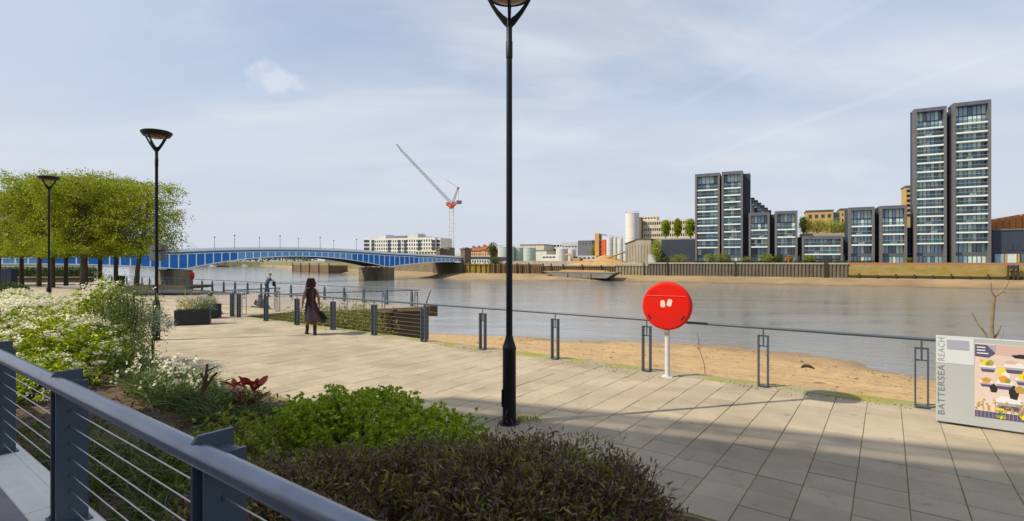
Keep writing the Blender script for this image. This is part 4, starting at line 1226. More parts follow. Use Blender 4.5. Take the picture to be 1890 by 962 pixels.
# shrubs on the wall behind the railing
shrub('wall_shrub', 'yellow green shrub pushing through the railing by the woman', 'shrub', [((-16.9, 11.5, -0.35), (1.7, .6, 1.0), 420), ((-19.0, 11.6, -.5), (1.0, .5, .8), 150)], LM_yel, 11, (.06, .13), .45, .13, 0, 16, ground=-2.6, shell=(.35, 1.05), lump=.3)
shrub('wall_shrub', 'tangled twiggy green shrub against the timber platform wall', 'shrub', [((-14.8, 11.6, -0.45), (1.3, .55, .95), 240), ((-15.6, 12.0, .1), (.9, .5, .6), 130)], LM_yel, 9, (.05, .11), .4, .12, 0, 26, ground=-2.6, shell=(.35, 1.1), lump=.35)
shrub('wall_shrub', 'few leafy sprigs on the timber wall near the platform corner', 'shrub', [((-20.2, 16.0, -0.75), (.9, .3, .28), 40)], LM_yel, 8, (.08, .16), .4, .12, 0, 6, ground=-1.6, shell=(.35, 1.05))

# ------------------------------------------------------------------ pleached trees, hedges and things at the left
def canopy(rng, n, w, d, z0, z1, gaps):
    """foliage of a clipped box crown: clumps along horizontal tiers with gaps"""
    nc = n // 32
    c = np.stack([rng.uniform(-w / 2, w / 2, nc), rng.uniform(-d / 2, d / 2, nc), rng.uniform(z0, z1, nc)], 1)
    edge = np.maximum(np.abs(c[:, 0]) / (w / 2), np.abs(c[:, 1]) / (d / 2))
    edge = np.maximum(edge, np.abs((c[:, 2] - (z0 + z1) / 2) / ((z1 - z0) / 2)))
    keep = rng.random(nc) < (0.45 + 0.55 * edge ** 2)
    nz = np.array([mnoise.noise(Vector((x * .55 + gaps, y * .55, z * .6))) for x, y, z in c])
    keep &= nz > -0.28 + 0.24 * (np.abs(c[:, 2] - 5.4) < 1.2)
    c = c[keep]
    c += rng.normal(size=c.shape) * .12
    top = c[:, 2] > z1 - 0.6
    c[top, 2] += np.minimum(rng.exponential(.14, top.sum()), .5)
    m = 32
    Pn = np.repeat(c, m, 0) + rng.normal(size=(len(c) * m, 3)) * np.array([.23, .23, .14])
    return Pn, rng.normal(size=(len(Pn), 3)) + np.array([0, 0, -.1])
tree_pos = [(-2, 530, 47.0), (40, 530, 49), (72, 529, 45.5), (97, 531, 43.7), (122, 526, 49), (155, 533, 42.0), (185, 530, 46), (214, 530, 44.6), (252, 533, 42.0)]
protos = []
for i, (px, py, Y) in enumerate(tree_pos):
    loc = Vector(((px - CX) / F * Y, Y, 0))
    w = ['far left of the row', 'second from the left edge', 'behind the left lamp post, left side', 'behind the left lamp post, right side', 'with a thin trunk set back between thicker ones',
         'with the thickest trunk', 'set back behind the yellow shrub', 'second from the right end', 'rightmost, with a leaning trunk'][i]
    t = thing('pleached_tree', 'clipped yellow green tree, ' + w, 'tree', loc, 0, 'box clipped trees by the bridge')
    rng = np.random.default_rng(50 + i)
    last_ = i == len(tree_pos) - 1
    top = 9.1 if 2 <= i <= 6 else 8.7
    if i < 2: top = 7.9 + .3 * i
    if last_: top = 8.3
    Pn, A = canopy(rng, 44000 if not last_ else 24000, 5.4 if not last_ else 4.6, 4.4, 2.8, top, i * 7.3)
    if last_:
        Pn[:, 0] += 0.3
        cc = np.stack([np.clip(rng.normal(2.3, .7, 260), 0, 3.3), np.clip(rng.normal(0, 1.2, 260), -2, 2), rng.uniform(2.9, 8.4, 260)], 1)
        ex = np.repeat(cc, 14, 0) + rng.normal(size=(3640, 3)) * .16
        Pn = np.concatenate([Pn, ex]); A = np.concatenate([A, rng.normal(size=(3640, 3))])
    me = leaf_mesh('crown', Pn, A, rng.uniform(.08, .17, len(Pn)), .62, .1, None, rng); me.materials.append(LM_tree)
    link('crown', me, [], t)
    lean = .8 if last_ else random.uniform(-.15, .15)
    tr = 0.26 if i == 5 else 0.17
    MB().tube([(0, 0, -.1), (lean * .1, 0, 1.5), (lean * .45, .05, 3.5), (lean, .05, 6.0), (lean * 1.2, 0, 8.2)], [tr * 1.15, tr, tr * .85, tr * .55, tr * .2], 10).build('trunk', M_bark, t, smooth=True, local=True)
    br = MB()
    for k in range(16):
        z = 2.9 + k * .36; a = k * 2.4 + random.uniform(-.4, .4); r = random.uniform(1.4, 2.2)
        f = z / 6.0
        br.tube([(lean * min(f, 1.2), 0, z), (lean * f + math.cos(a) * r * .5, math.sin(a) * r * .5, z + .25), (lean * f + math.cos(a) * r, math.sin(a) * r, z + .35)], [tr * .3, tr * .2, tr * .08], 5)
    br.build('limbs', M_bark, t, local=True)
def hedge(name, label, cat, c, half, ex, n, L_, m, round_=False, group=None):
    t = thing(name, label, cat, c, 0, group)
    ey = Vector((-ex.y, ex.x, 0))
    if round_:
        d = unit(RNG.normal(size=(n * 2, 3))); d = d[d[:, 2] > -.05][:n] * RNG.uniform(.9, 1.03, (n, 1))
    else:
        d = RNG.uniform(-1, 1, (n, 3)); ax = RNG.integers(0, 3, n); sgn = RNG.choice([-1, 1], n)
        d[np.arange(n), ax] = sgn * RNG.uniform(.88, 1.04, n); d[:, 2] = np.abs(d[:, 2])
    d[:, 2] = np.clip(d[:, 2], 0, 2)
    Pn = np.array(c) + d[:, :1] * half[0] * np.array(ex) + d[:, 1:2] * half[1] * np.array(ey) + d[:, 2:] * np.array([0, 0, half[2]])
    fol('foliage', t, Pn, RNG.normal(size=(n, 3)) + np.array([0, 0, .3]), RNG.uniform(*L_, n), .5, m)
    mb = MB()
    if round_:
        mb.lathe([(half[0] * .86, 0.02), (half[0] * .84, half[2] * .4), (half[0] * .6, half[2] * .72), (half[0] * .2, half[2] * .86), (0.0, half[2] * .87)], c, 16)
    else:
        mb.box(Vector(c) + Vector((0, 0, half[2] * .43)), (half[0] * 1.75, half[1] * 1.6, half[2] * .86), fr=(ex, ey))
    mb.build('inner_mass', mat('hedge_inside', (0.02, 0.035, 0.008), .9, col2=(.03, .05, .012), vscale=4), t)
    return t
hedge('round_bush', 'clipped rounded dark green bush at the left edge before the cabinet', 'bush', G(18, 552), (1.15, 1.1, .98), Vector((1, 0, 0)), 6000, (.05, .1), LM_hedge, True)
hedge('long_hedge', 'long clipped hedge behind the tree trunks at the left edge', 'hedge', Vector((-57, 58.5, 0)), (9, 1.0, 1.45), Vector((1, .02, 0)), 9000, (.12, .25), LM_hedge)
wl = thing('low_wall', 'low brown wall in front of the long hedge', 'wall', Vector((-50, 54, 0)))
M_brw = mat('brown_brick', (0.11, 0.07, 0.045), .9, col2=(.07, .05, .035), vscale=3)
MB().box((-52, 54, .25), (16, .4, .5)).build('wall', M_brw, wl); MB().box((-52, 54, .54), (16.1, .5, .08)).build('coping', M_coping, wl)
wl = thing('low_wall', 'low curved planter edge beneath the right trees by the platform', 'wall', Vector((-28.6, 41, 0)))
M_edge = mat('planter_edge', (0.17, 0.14, 0.10), .9, col2=(.10, .09, .05), vscale=2)
MB().box((-28.6, 40.6, .15), (6.0, .4, .3), rz=.05).build('wall', M_edge, wl); MB().box((-28.6, 42.4, .14), (5.9, 3.1, .2), rz=.05).build('soil', M_soil, wl)
cb = thing('cabinet', 'dark blue upright metal cabinet at the left edge near the hedge', 'cabinet', Vector(((17 - CX) / F * 46, 46, 0)))
M_navy = mat('navy_metal', (0.022, 0.035, 0.07), .5, col2=(.03, .045, .085), vscale=3)
MB().box(Vector(cb.location) + Vector((0, 0, .74)), (.95, .6, 1.48)).build('body', M_navy, cb, bevel=.02); MB().box(Vector(cb.location) + Vector((0, 0, 1.5)), (1.0, .66, .05)).build('lid', M_navy, cb)
MB().box(Vector(cb.location) + Vector((0, -.305, .75)), (.02, .012, 1.3)).build('door_seam', M_dark, cb)
bn = thing('litter_bin', 'small dark litter bin between tree trunks by the far railing', 'litter bin', Vector(((222 - CX) / F * 44, 44, 0)))
MB().lathe([(.28, 0.0), (.3, .04), (.33, .86), (.33, .9)], bn.location, 16).build('body', M_dark, bn, smooth=True); MB().lathe([(.35, .905), (.35, .95), (.2, 1.0), (0, 1.0)], bn.location, 16).build('lid', M_black, bn, smooth=True)

# ------------------------------------------------------------------ the blue bridge
BF0 = Vector((-53.0, 219.0, 0)); BD = Vector((.699, .715, 0)); BN = Vector((-.715, .699, 0))
def BR(s, w, z):
    return BF0 + BD * s + BN * w + Vector((0, 0, z))
def btop(s):
    x = abs(s + 37.5)
    return 7.0 - 0.00083 * x * x if x < 38 else 5.8 - (x - 38) * 0.036
def bbot(s):
    if s >= 0:
        return 1.7 - 2.3 * max(0, (41 - s) / 41) ** 2.4
    if s > -75.5:
        return 3.8 - 4.4 * (abs(s + 37.7) / 37.7) ** 2
    return 1.3 - 1.9 * max(0, (s + 118) / 42.5) ** 2.4
bridge = thing('road_bridge', 'long blue and white panelled steel road bridge over the river', 'bridge', BR(0, 0, 0))
M_bd = mat('deep_blue_paint', (0.002, 0.175, 0.56), 0.4, col2=(0.002, 0.155, 0.50), vscale=.5)
M_bl = mat('light_blue_paint', (0.14, 0.38, 0.68), 0.4, col2=(0.12, 0.34, 0.62), vscale=.5)
M_bw = mat('bridge_white_paint', (0.86, 0.88, 0.90), 0.5, col2=(0.8, 0.83, 0.86), vscale=.6)
M_bs = mat('bridge_dark_band', (0.03, 0.12, 0.28), 0.5)
M_bpar = mat('bridge_parapet_grey_blue', (0.76, 0.82, 0.86), 0.5, col2=(0.68, 0.75, 0.80), vscale=.4)
M_gran = mat('granite_pier', (0.19, 0.155, 0.105), 0.9, col2=(0.11, 0.10, 0.045), vscale=.35, bump=.4, bscale=3)
M_steel = mat('bridge_soffit', (0.13, 0.13, 0.12), .8)
S0, S1, ST = -151.5, 41.0, 2.5
ss = [S0 + ST * k for k in range(int((S1 - S0) / ST) + 1)]
def strip(name, m, zlo, zhi, w0, w1, step=1):
    b = MB()
    for a, c in zip(ss[::step], ss[step::step]):
        b.hexa([BR(a, w0, zlo(a)), BR(c, w0, zlo(c)), BR(c, w1, zlo(c)), BR(a, w1, zlo(a)), BR(a, w0, zhi(a)), BR(c, w0, zhi(c)), BR(c, w1, zhi(c)), BR(a, w1, zhi(a))])
    return b.build(name, m, bridge)
strip('parapet', M_bpar, lambda s: btop(s) - .75, btop, -.42, -.12)
strip('parapet_rail', M_bs, lambda s: btop(s) + .12, lambda s: btop(s) + .2, -.32, -.22)
strip('fascia_band', M_bs, lambda s: btop(s) - 1.32, lambda s: btop(s) - .76, -.30, 0.0)
strip('top_flange', M_bw, lambda s: btop(s) - 1.55, lambda s: btop(s) - 1.325, -.24, .1)
strip('bottom_flange', M_bw, bbot, lambda s: bbot(s) + .24, -.26, .3)
strip('deck', M_steel, lambda s: btop(s) - 1.3, lambda s: btop(s) - .9, .05, 18)
strip('rear_parapet', M_bpar, lambda s: btop(s) - .85, btop, 18, 18.3)
strip('rear_girder', M_bd, bbot, lambda s: btop(s) - .9, 17.6, 17.9)
for w in (4.5, 9, 13.5):
    strip('inner_girder', M_steel, lambda s: bbot(s) + .15, lambda s: btop(s) - 1.32, w, w + .3)
for i, (a, c) in enumerate(zip(ss, ss[1:])):
    mid = (a + c) / 2
    near = min(abs(mid), abs(mid + 75.5))
    m = M_bd if (near < 16.5 and mid < 16.5) or mid < -75.5 and mid > -108 else M_bl
    g = MB(); e = .16
    lo = lambda s: bbot(s) + .24
    hi = lambda s: btop(s) - 1.55
    a2, c2 = a + e, c - e
    g.hexa([BR(a2, 0, lo(a2)), BR(c2, 0, lo(c2)), BR(c2, .12, lo(c2)), BR(a2, .12, lo(a2)), BR(a2, 0, hi(a2)), BR(c2, 0, hi(c2)), BR(c2, .12, hi(c2)), BR(a2, .12, hi(a2))])
    g.build('panel', m, bridge)
    wd = .34 if near < 1.3 and abs(a) < 1 else .155
    g = MB(); g.span(BR, a - wd, a + wd, -.18, .11, lo(a) - .02, hi(a) + .02)
    g.build('stiffener', M_bw, bridge)
for s in (0.0, -75.5):
    pm = MB()
    out = [(-2.6, -1.2), (-1.3, -3.2), (1.3, -3.2), (2.6, -1.2), (2.6, 19.5), (1.3, 21.5), (-1.3, 21.5), (-2.6, 19.5)]
    pm.prism([BR(s + a, b, -9) for a, b in out], (0, 0, 7.9))
    pm.prism([BR(s + a * 1.06, b + (.15 if b > 9 else -.15), -1.1) for a, b in out], (0, 0, .35))
    pm.build('pier', M_gran, bridge)
    for w in (0.3, 4.6, 9.1, 13.6, 17.6):
        MB().span(BR, s - .5, s + .5, w - .3, w + .5, -.752, bbot(s) + .1).build('bearing', M_steel, bridge)
ab = MB(); ab.span(BR, 38.5, 46, -1.5, 19.5, -5, 1.35); ab.build('abutment', mat('abutment_masonry', (0.12, 0.085, 0.06), .9, col2=(.07, .055, .03), vscale=.4), bridge)
for w0 in (-2.2, 17.2):
    pyl = MB(); pyl.span(BR, 41.2, 45.2, w0, w0 + 3.2, -4, 7.6); pyl.span(BR, 40.9, 45.5, w0 - .3, w0 + 3.5, 7.6, 8.2); pyl.span(BR, 42, 44.4, w0 + .5, w0 + 2.7, 8.2, 8.6)
    pyl.build('pylon', mat('pylon_brick', (0.17, 0.125, 0.095), .9, col2=(.11, .085, .065), vscale=.7), bridge)
def bridge_lamp(s, w, i):
    c = BR(s, w, btop(s) - .1)
    t = thing('bridge_lamp', 'slim grey lamp column on the bridge, %s from the left' % ORD[i], 'street lamp', c, 0, 'lamp columns on the bridge')
    M_bp = mat('bridge_lamp_grey', (0.12, 0.13, 0.14), .5)
    MB().tube([c, c + Vector((0, 0, .5)), c + Vector((0, 0, 4.1))], [.13, .09, .055], 8).build('pole', M_bp, t)
    MB().lathe([(.02, 4.05), (.2, 4.2), (.26, 4.5), (.12, 4.62), (0, 4.64)], c, 10).build('lantern', M_bp, t)
spots = []
for px, w in ((336, -.1), (396, 18.1), (433, -.1), (479, 18.1), (517, -.1), (551, 18.1), (591, -.1), (616, 18.1), (658, -.1)):
    xr = (px - CX) / F; o = BF0 + BN * w
    s = (xr * o.y - o.x) / (BD.x - xr * BD.y); spots.append((s, w))
for i, (s, w) in enumerate(spots):
    bridge_lamp(s, w, i)

# ------------------------------------------------------------------ far bank: walls
M_pile = mat('steel_sheet_pile', (0.155, 0.13, 0.105), .85, col2=(.10, .085, .06), vscale=.5, stretch=(1, 1, .35))
M_algae = mat('algae_wall', (0.26, 0.20, 0.035), .9, col2=(.33, .25, .11), vscale=.28, stretch=(1, 1, 3.0), vlow=.4, vhigh=.62, bump=.3, bscale=4)
M_cope = mat('far_concrete', (0.36, 0.33, 0.28), .9, col2=(.28, .26, .22), vscale=.5)
M_redbr = mat('red_brick_wall', (0.34, 0.16, 0.09), .9, col2=(.28, .17, .10), vscale=1.2)
M_ytim = mat('yellow_timber_wall', (0.30, 0.22, 0.04), .9, col2=(.14, .11, .03), vscale=.5, stretch=(1, 1, .5), bump=.3, bscale=3)
M_btim = mat('brown_timber_wall', (0.17, 0.105, 0.055), .9, col2=(.10, .07, .035), vscale=.6, stretch=(1, 1, .4), bump=.3, bscale=3)
M_post = mat('dark_pile', (0.05, 0.035, 0.022), .9)
TQ = -8.0
def qs(px):
    return fs(px, TQ)[0]
def quay_wall(name, label, px0, px1, ztop, m, ribs=0, cope=True, posts=(), mpost=None, rib_d=.35, copem=None):
    s0, s1 = qs(px0), qs(px1)
    t = thing(name, label, 'river wall', FB(s0, TQ, 0))
    MB().span(FB, s0, s1, TQ, TQ + .6, -6.5, ztop).build('wall', m, t)
    if ribs:
        b = MB(); n = int((s1 - s0) / ribs)
        for k in range(n):
            a = s0 + (k + .5) * (s1 - s0) / n; h = (s1 - s0) / n
            b.hexa([FB(a - h * .36, TQ - .003, -6.5), FB(a - h * .2, TQ - rib_d, -6.5), FB(a + h * .2, TQ - rib_d, -6.5), FB(a + h * .36, TQ - .003, -6.5),
                    FB(a - h * .36, TQ - .003, ztop - .55), FB(a - h * .2, TQ - rib_d, ztop - .55), FB(a + h * .2, TQ - rib_d, ztop - .55), FB(a + h * .36, TQ - .003, ztop - .55)])
        b.build('sheet_pile', m, t, kind='stuff')
    if cope:
        MB().span(FB, s0, s1, TQ - .45, TQ + .5, ztop - .5, ztop + .06).build('coping', copem or M_cope, t)
    for p in posts:
        a = qs(p); MB().span(FB, a - .22, a + .22, TQ - .75, TQ - .3, -6, ztop + random.uniform(-.2, 1.0)).build('fender_post', mpost or M_post, t)
    return t
quay_wall('river_wall', 'short yellow timber river wall beside the bridge end', 858, 905.5, .8, M_ytim, 0, True, (866, 877, 886, 896, 903), M_ytim, copem=M_ytim)
quay_wall('river_wall', 'brown timber river wall with dark fender posts behind the sandbank', 906, 1000, .6, M_btim, 1.0, False, (914, 924, 934, 955, 964, 977), rib_d=.25)
quay_wall('river_wall', 'brown timber river wall behind the moored barge', 1000.5, 1136, .3, M_btim, 1.0, True, (1003, 1018, 1040, 1075, 1110), rib_d=.25)
quay_wall('river_wall', 'pale ribbed sheet pile wall in front of the concrete shed', 1136.5, 1196, .6, mat('pale_sheet_pile', (0.27, 0.24, 0.17), .9, col2=(.2, .17, .10), vscale=.6), 1.25, True, (1189,))
quay_wall('river_wall', 'long grey brown corrugated sheet pile wall under the apartment blocks', 1196.5, 1566, 1.45, M_pile, 1.15, True, (1232, 1357, 1522, 1526))
t = quay_wall('river_wall', 'olive algae stained masonry river wall topped with red brick at right', 1566.5, 2300, .75, M_algae, 0, False)
s0, s1 = qs(1566.5), qs(2300)
MB().span(FB, s0, s1, TQ + .05, TQ + .55, .75, 1.6).build('brick_band', M_redbr, t)
MB().span(FB, s0, s1, TQ - .35, TQ - .003, -3.4, -2.75).build('footing', M_post, t)
k = 0
for px in list(range(1585, 1890, 34)):
    a = qs(px); MB().span(FB, a - .2, a + .2, TQ - .8, TQ - .36, -4.2, -2.3 + .3 * math.sin(px)).build('pile_stub', M_post, t)
# steps/ladder frame on the masonry wall
lf = thing('landing_ladder', 'dark timber landing ladder frame against the olive river wall at right', 'ladder', FB(qs(1866), TQ - 1, -3))
for px in (1858, 1868, 1876):
    MB().span(FB, qs(px) - .2, qs(px) + .2, TQ - 1.4, TQ - 1.0, -4, .9).build('post', M_post, lf)
for z in (-2.6, -1.2, .2):
    MB().span(FB, qs(1857), qs(1877), TQ - .99, TQ - .8, z, z + .25).build('rail', M_post, lf)
MB().span(FB, qs(1860), qs(1875), TQ - 1.6, TQ - 1.41, -.4, .8).build('board', M_navy, lf)
# bridge side walls behind the arches
def plane_wall(name, label, pts, z0, z1, th, m, cat='river wall'):
    t = thing(name, label, cat, pts[0])
    b = MB()
    for a, c in zip(pts, pts[1:]):
        a = Vector(a); c = Vector(c); d = (c - a).normalized(); n = Vector((-d.y, d.x, 0)) * th
        if n.y < 0: n = -n
        z = lambda p, q_: Vector((p.x, p.y, q_))
        b.hexa([z(a, z0), z(c, z0), z(c + n, z0), z(a + n, z0), z(a, z1), z(c, z1), z(c + n, z1), z(a + n, z1)])
    b.build('wall', m, t)
    return t
plane_wall('river_wall', 'dark river wall seen beneath the right span of the bridge', [PX(640, 366, 0), PX(727, 299, 0), PX(800, 265, 0), PX(852, 250, 0)], -5, 1.3, .8, M_gran)
plane_wall('river_wall', 'low yellow brown river wall seen beneath the main span', [PX(590, 420, 0), PX(640, 368, 0)], -5, .6, .8, M_ytim)
# old timber jetty
jt = thing('timber_jetty', 'old brown timber jetty beneath the bridge arch', 'jetty', PX(540, 385, -5))
ja, jb = PX(541, 390, 0), PX(608, 330, 0); dj = (jb - ja).normalized(); nj = Vector((-dj.y, dj.x, 0))
MB().box(ja.lerp(jb, .5) + nj * 6 + Vector((0, 0, -3.4)), ((jb - ja).length, 12, 5.0), fr=(dj, nj)).build('timber_wall', M_btim, jt)
for k in range(5):
    MB().box(ja.lerp(jb, k / 4) - nj * .3 + Vector((0, 0, -2.7)), (.8, .5, 6.6), fr=(dj, nj)).build('timber_post', M_post, jt)
MB().box(ja.lerp(jb, .5) + nj * 1 + Vector((0, 0, -.82)), ((jb - ja).length + .5, 2.2, .16), fr=(dj, nj)).build('deck', M_beam, jt)

qt = MB(); qt.span(FB, qs(1196.7), qs(2300), TQ + .605, 70, .1, 1.5); struct(qt.build('quay_terrace', M_land))

# ------------------------------------------------------------------ far bank: buildings
def yat(px, t):
    return fs(px, t)[1]
def fbox(mb, px0, px1, ytop, t, dep, z0=.2, m=0, ztop=None):
    s0, s1 = fs(px0, t)[0], fs(px1, t)[0]
    z1 = ztop if ztop is not None else zz(ytop, yat((px0 + px1) / 2, t))
    mb.span(FB, s0, s1, t, t + dep, z0, z1, m)
    return s0, s1, z1
def building(name, label, cat, px0, px1, ytop, t, dep, m, z0=.2, rows=(), cols=0, wfrac=.6, mg=None, inset=(.03, .97), roof=None, group=None, wname='window', parapet=None):
    mid = (px0 + px1) / 2
    r = thing(name, label, cat, FB(fs(mid, t)[0], t, z0), 0, group)
    b = MB(); s0, s1, z1 = fbox(b, px0, px1, ytop, t, dep, z0); b.build('wall', m, r)
    Y = yat(mid, t)
    for (ya, yb) in rows:
        za, zb = zz(ya, Y), zz(yb, Y)
        w = (s1 - s0) * (inset[1] - inset[0]) / cols
        for k in range(cols):
            a = s0 + (s1 - s0) * inset[0] + w * (k + .5 - wfrac / 2)
            MB().span(FB, a, a + w * wfrac, t - .12, t + .1, zb, za).build(wname, mg or M_glassd, r)
    if parapet:
        MB().span(FB, s0 - .2, s1 + .2, t - .25, t + dep + .2, z1, z1 + .5).build('parapet', parapet, r)
    if roof == 'gable':
        g = MB(); h = 3.0
        g.add([FB(s0 - .3, t - .4, z1), FB(s1 + .3, t - .4, z1), FB(s1 + .3, t + dep + .4, z1), FB(s0 - .3, t + dep + .4, z1), FB(s0 - .3, t + dep / 2, z1 + h), FB(s1 + .3, t + dep / 2, z1 + h)],
              [(0, 1, 5, 4), (2, 3, 4, 5), (0, 4, 3), (1, 2, 5), (0, 3, 2, 1)])
        g.build('roof', M_tile, r)
    return r, s0, s1, z1
M_tile = mat('clay_tile_roof', (0.28, 0.095, 0.04), .85, col2=(.2, .07, .035), vscale=.6)
M_wren = mat('white_render', (0.68, 0.67, 0.64), .7, col2=(.6, .59, .56), vscale=.5)
M_cream = mat('cream_render', (0.6, 0.54, 0.42), .8, col2=(.5, .45, .35), vscale=.4)
M_char = mat('charcoal_cladding', (0.034, 0.046, 0.074), .6, col2=(.028, .038, .06), vscale=.6)
M_pale = mat('pale_metal_cladding', (0.5, 0.51, 0.53), .5, col2=(.43, .44, .47), vscale=.5)
M_greyb = mat('grey_metal_cladding', (0.15, 0.155, 0.19), .6, col2=(.13, .135, .165), vscale=.4)
M_lgrn = mat('pale_green_tank', (0.44, 0.52, 0.46), .55, col2=(.37, .44, .4), vscale=.25, stretch=(1, 1, .4))
M_ltank = mat('pale_grey_tank', (0.56, 0.57, 0.56), .5, col2=(.46, .47, .46), vscale=.3, stretch=(1, 1, .4))
M_yelbr = mat('yellow_brick', (0.50, 0.34, 0.13), .85, col2=(.43, .29, .11), vscale=1.0)
M_orng = mat('orange_cladding', (0.50, 0.27, 0.07), .6); M_redc = mat('red_orange_cladding', (0.62, 0.10, 0.035), .6)
M_teal = mat('teal_frame', (0.10, 0.2, 0.2), .6)
M_conc = mat('stained_concrete', (0.42, 0.365, 0.29), .9, col2=(.28, .24, .19), vscale=.35, stretch=(1, 1, .3), bump=.3, bscale=2)
M_aggr = mat('orange_aggregate', (0.42, 0.26, 0.10), .95, col2=(.33, .20, .075), vscale=.5, bump=.8, bscale=3)
M_cor = mat('rust_cladding', (0.52, 0.19, 0.05), .75, col2=(.42, .14, .04), vscale=.5)

# white apartment building beyond the bridge
r, s0, s1, z1 = building('white_apartments', 'long white balconied apartment building beyond the bridge', 'building', 683, 803, 439.5, 66, 18, M_wren,
                         rows=((443, 447), (450, 454), (457, 461), (464, 467)), cols=26, wfrac=.42)
for k, px in enumerate((688, 718, 737, 748, 774, 800)):
    a = fs(px, 66)[0]
    for j in range(4):
        zc = zz(446 + 7 * j, yat(px, 66)); MB().span(FB, a - 1.3, a + 1.3, 65.2, 66.05, zc - 1.1, zc - .95).build('balcony', M_pale, r)
        MB().span(FB, a - 1.2, a + 1.2, 65.8, 66.1, zc - .9, zc + 1.1).build('window', M_glassd, r)
for px0, px1 in ((671, 682.5), (803.5, 813)):
    b = MB(); fbox(b, px0, px1, 440, 68, 14); b.build('end_wing', M_wren, r)
    for j in range(4):
        b = MB(); Y = yat(px0, 68); a0, a1 = fs(px0 + 1, 68)[0], fs(px1 - 1, 68)[0]
        b.span(FB, a0, a1, 67.8, 68.1, zz(447.5 + 7 * j, Y), zz(443 + 7 * j, Y)); b.build('window', M_glassd, r)
for px0, px1, yt, m in ((700, 712, 433.5, M_pale), (727, 750, 435.5, M_greyb), (752, 771, 431.5, M_lgrn), (779, 790, 437, M_greyb)):
    b = MB(); fbox(b, px0, px1, yt, 70, 9, z1); b.build('roof_pavilion', m, r)
building('brick_kiosk', 'small brown brick building right of the white apartments', 'building', 807, 821.5, 461, 30, 8, mat('brown_brick_far', (.16, .11, .08), .9, col2=(.12, .08, .06), vscale=1))
building('brick_kiosk', 'narrow dark brown brick chimney block at the foot of the crane', 'building', 822, 829, 457, 34, 6, M_gran)
building('low_building', 'low cream building with a window strip in front of the white apartments', 'building', 766, 807, 462.5, 40, 10, M_cream, rows=((465, 468),), cols=7)
# terraced brick houses
for i, (a, b_) in enumerate(((866, 876), (876.3, 886), (886.3, 896), (896.3, 906), (918, 932), (932.3, 944))):
    lab = ['leftmost red roofed brick house next to the bridge pylon', 'second red roofed brick house right of the pylon', 'third red roofed brick house with a raised gable', 'fourth red roofed brick house beside the narrow tree',
           'red roofed house between the narrow tree and the tanks', 'red roofed house behind the pale green tanks'][i]
    r, s0, s1, z1 = building('brick_house', lab, 'house', a, b_, 463 - (2 if i == 2 else 0), 95, 10, mat('orange_brick', (.42, .20, .10), .9, col2=(.36, .17, .09), vscale=.8), rows=((465.5, 468.5), (471, 474)), cols=3, wfrac=.4, mg=M_wren, roof='gable', group='red roofed houses')
    c = FB(s0 + 1.2, 99, z1 + 1.2); MB().box(c + Vector((0, 0, 1.3)), (1.2, .8, 2.6), fr=(EF, NF)).build('chimney', M_tile, r)
# small sheds in front of them
building('white_cabin', 'low pale blue and white cabin row above the yellow timber wall', 'cabin', 860, 904, 479, 4, 5, mat('pale_blue_cabin', (.5, .6, .62), .6, col2=(.62, .64, .64), vscale=.25), z0=.5, rows=((480.5, 484),), cols=9, wfrac=.45)
building('fence_wall', 'dark fence behind the cabins', 'fence', 864, 935, 474.5, 14, .5, M_char, z0=.5)
# tanks
def tank(label, px0, px1, ytop, t, m, dome=.8, cat='storage tank', z0=1.0, rails=True, group=None, name='storage_tank'):
    sL, sR = fs(px0, t)[0], fs(px1, t)[0]; r_ = (sR - sL) / 2; c = FB((sL + sR) / 2, t, z0)
    z1 = zz(ytop, yat((px0 + px1) / 2, t)) - z0
    r = thing(name, label, cat, c, 0, group)
    MB().lathe([(r_, 0), (r_, z1)], c, 28).build('shell', m, r, smooth=True)
    MB().lathe([(r_ * 1.02, z1 + .003), (r_ * 1.02, z1 + .12), (r_ * .5, z1 + dome * .7), (0, z1 + dome)], c, 28).build('roof', m, r, smooth=True)
    if rails:
        b = MB()
        for h in (.55, 1.05):
            b.tube([c + Vector((r_ * math.cos(k * .349), r_ * math.sin(k * .349), z1 + h)) for k in range(19)], .06, 4)
        for k in range(9):
            b.tube([c + Vector((r_ * math.cos(k * .7), r_ * math.sin(k * .7), z1 + .1)), c + Vector((r_ * math.cos(k * .7), r_ * math.sin(k * .7), z1 + 1.05))], .05, 4)
        b.build('guard_rail', M_pale, r)
    for k in range(1, 4):
        MB().lathe([(r_ + .05, z1 * k / 4 - .06), (r_ + .05, z1 * k / 4 + .06)], c, 28).build('hoop', m, r)
    return r
tank('pale green round storage tank left of the lamp post', 921, 948, 456.5, 40, M_lgrn, group='pale green tanks')
tank('pale green round storage tank just right of the lamp post', 949, 969, 458, 46, M_lgrn, group='pale green tanks')
tank('pale green round storage tank, rightmost of the green ones', 967, 988, 458, 40, M_lgrn, group='pale green tanks')
building('warehouse', 'dark roofed warehouse behind the green tanks', 'warehouse', 960, 1004, 452.5, 90, 20, M_cream, parapet=M_tile)
building('warehouse', 'small white shed with a green roof beside the tanks', 'warehouse', 986, 1008.5, 463, 55, 10, M_wren, z0=1, parapet=mat('green_roof', (.2, .28, .2), .7))
building('office', 'white modern office with dark upper windows behind the sheds', 'office', 1003, 1040, 451, 105, 14, M_wren, rows=((452, 455.5), (460, 463)), cols=6, wfrac=.7)
building('warehouse', 'white gabled warehouse left of the grey block', 'warehouse', 1036, 1066.5, 447, 80, 16, M_pale, rows=((454, 456),), cols=5)
building('warehouse', 'long low white shed behind the excavator', 'warehouse', 1000, 1032, 470, 28, 8, M_wren, z0=.8, rows=((473.5, 476),), cols=5, wfrac=.7)
building('site_office', 'grey white low site building right of the excavator', 'site office', 1066, 1100, 472, 30, 8, M_pale, z0=.8, rows=((475, 477.5),), cols=4)
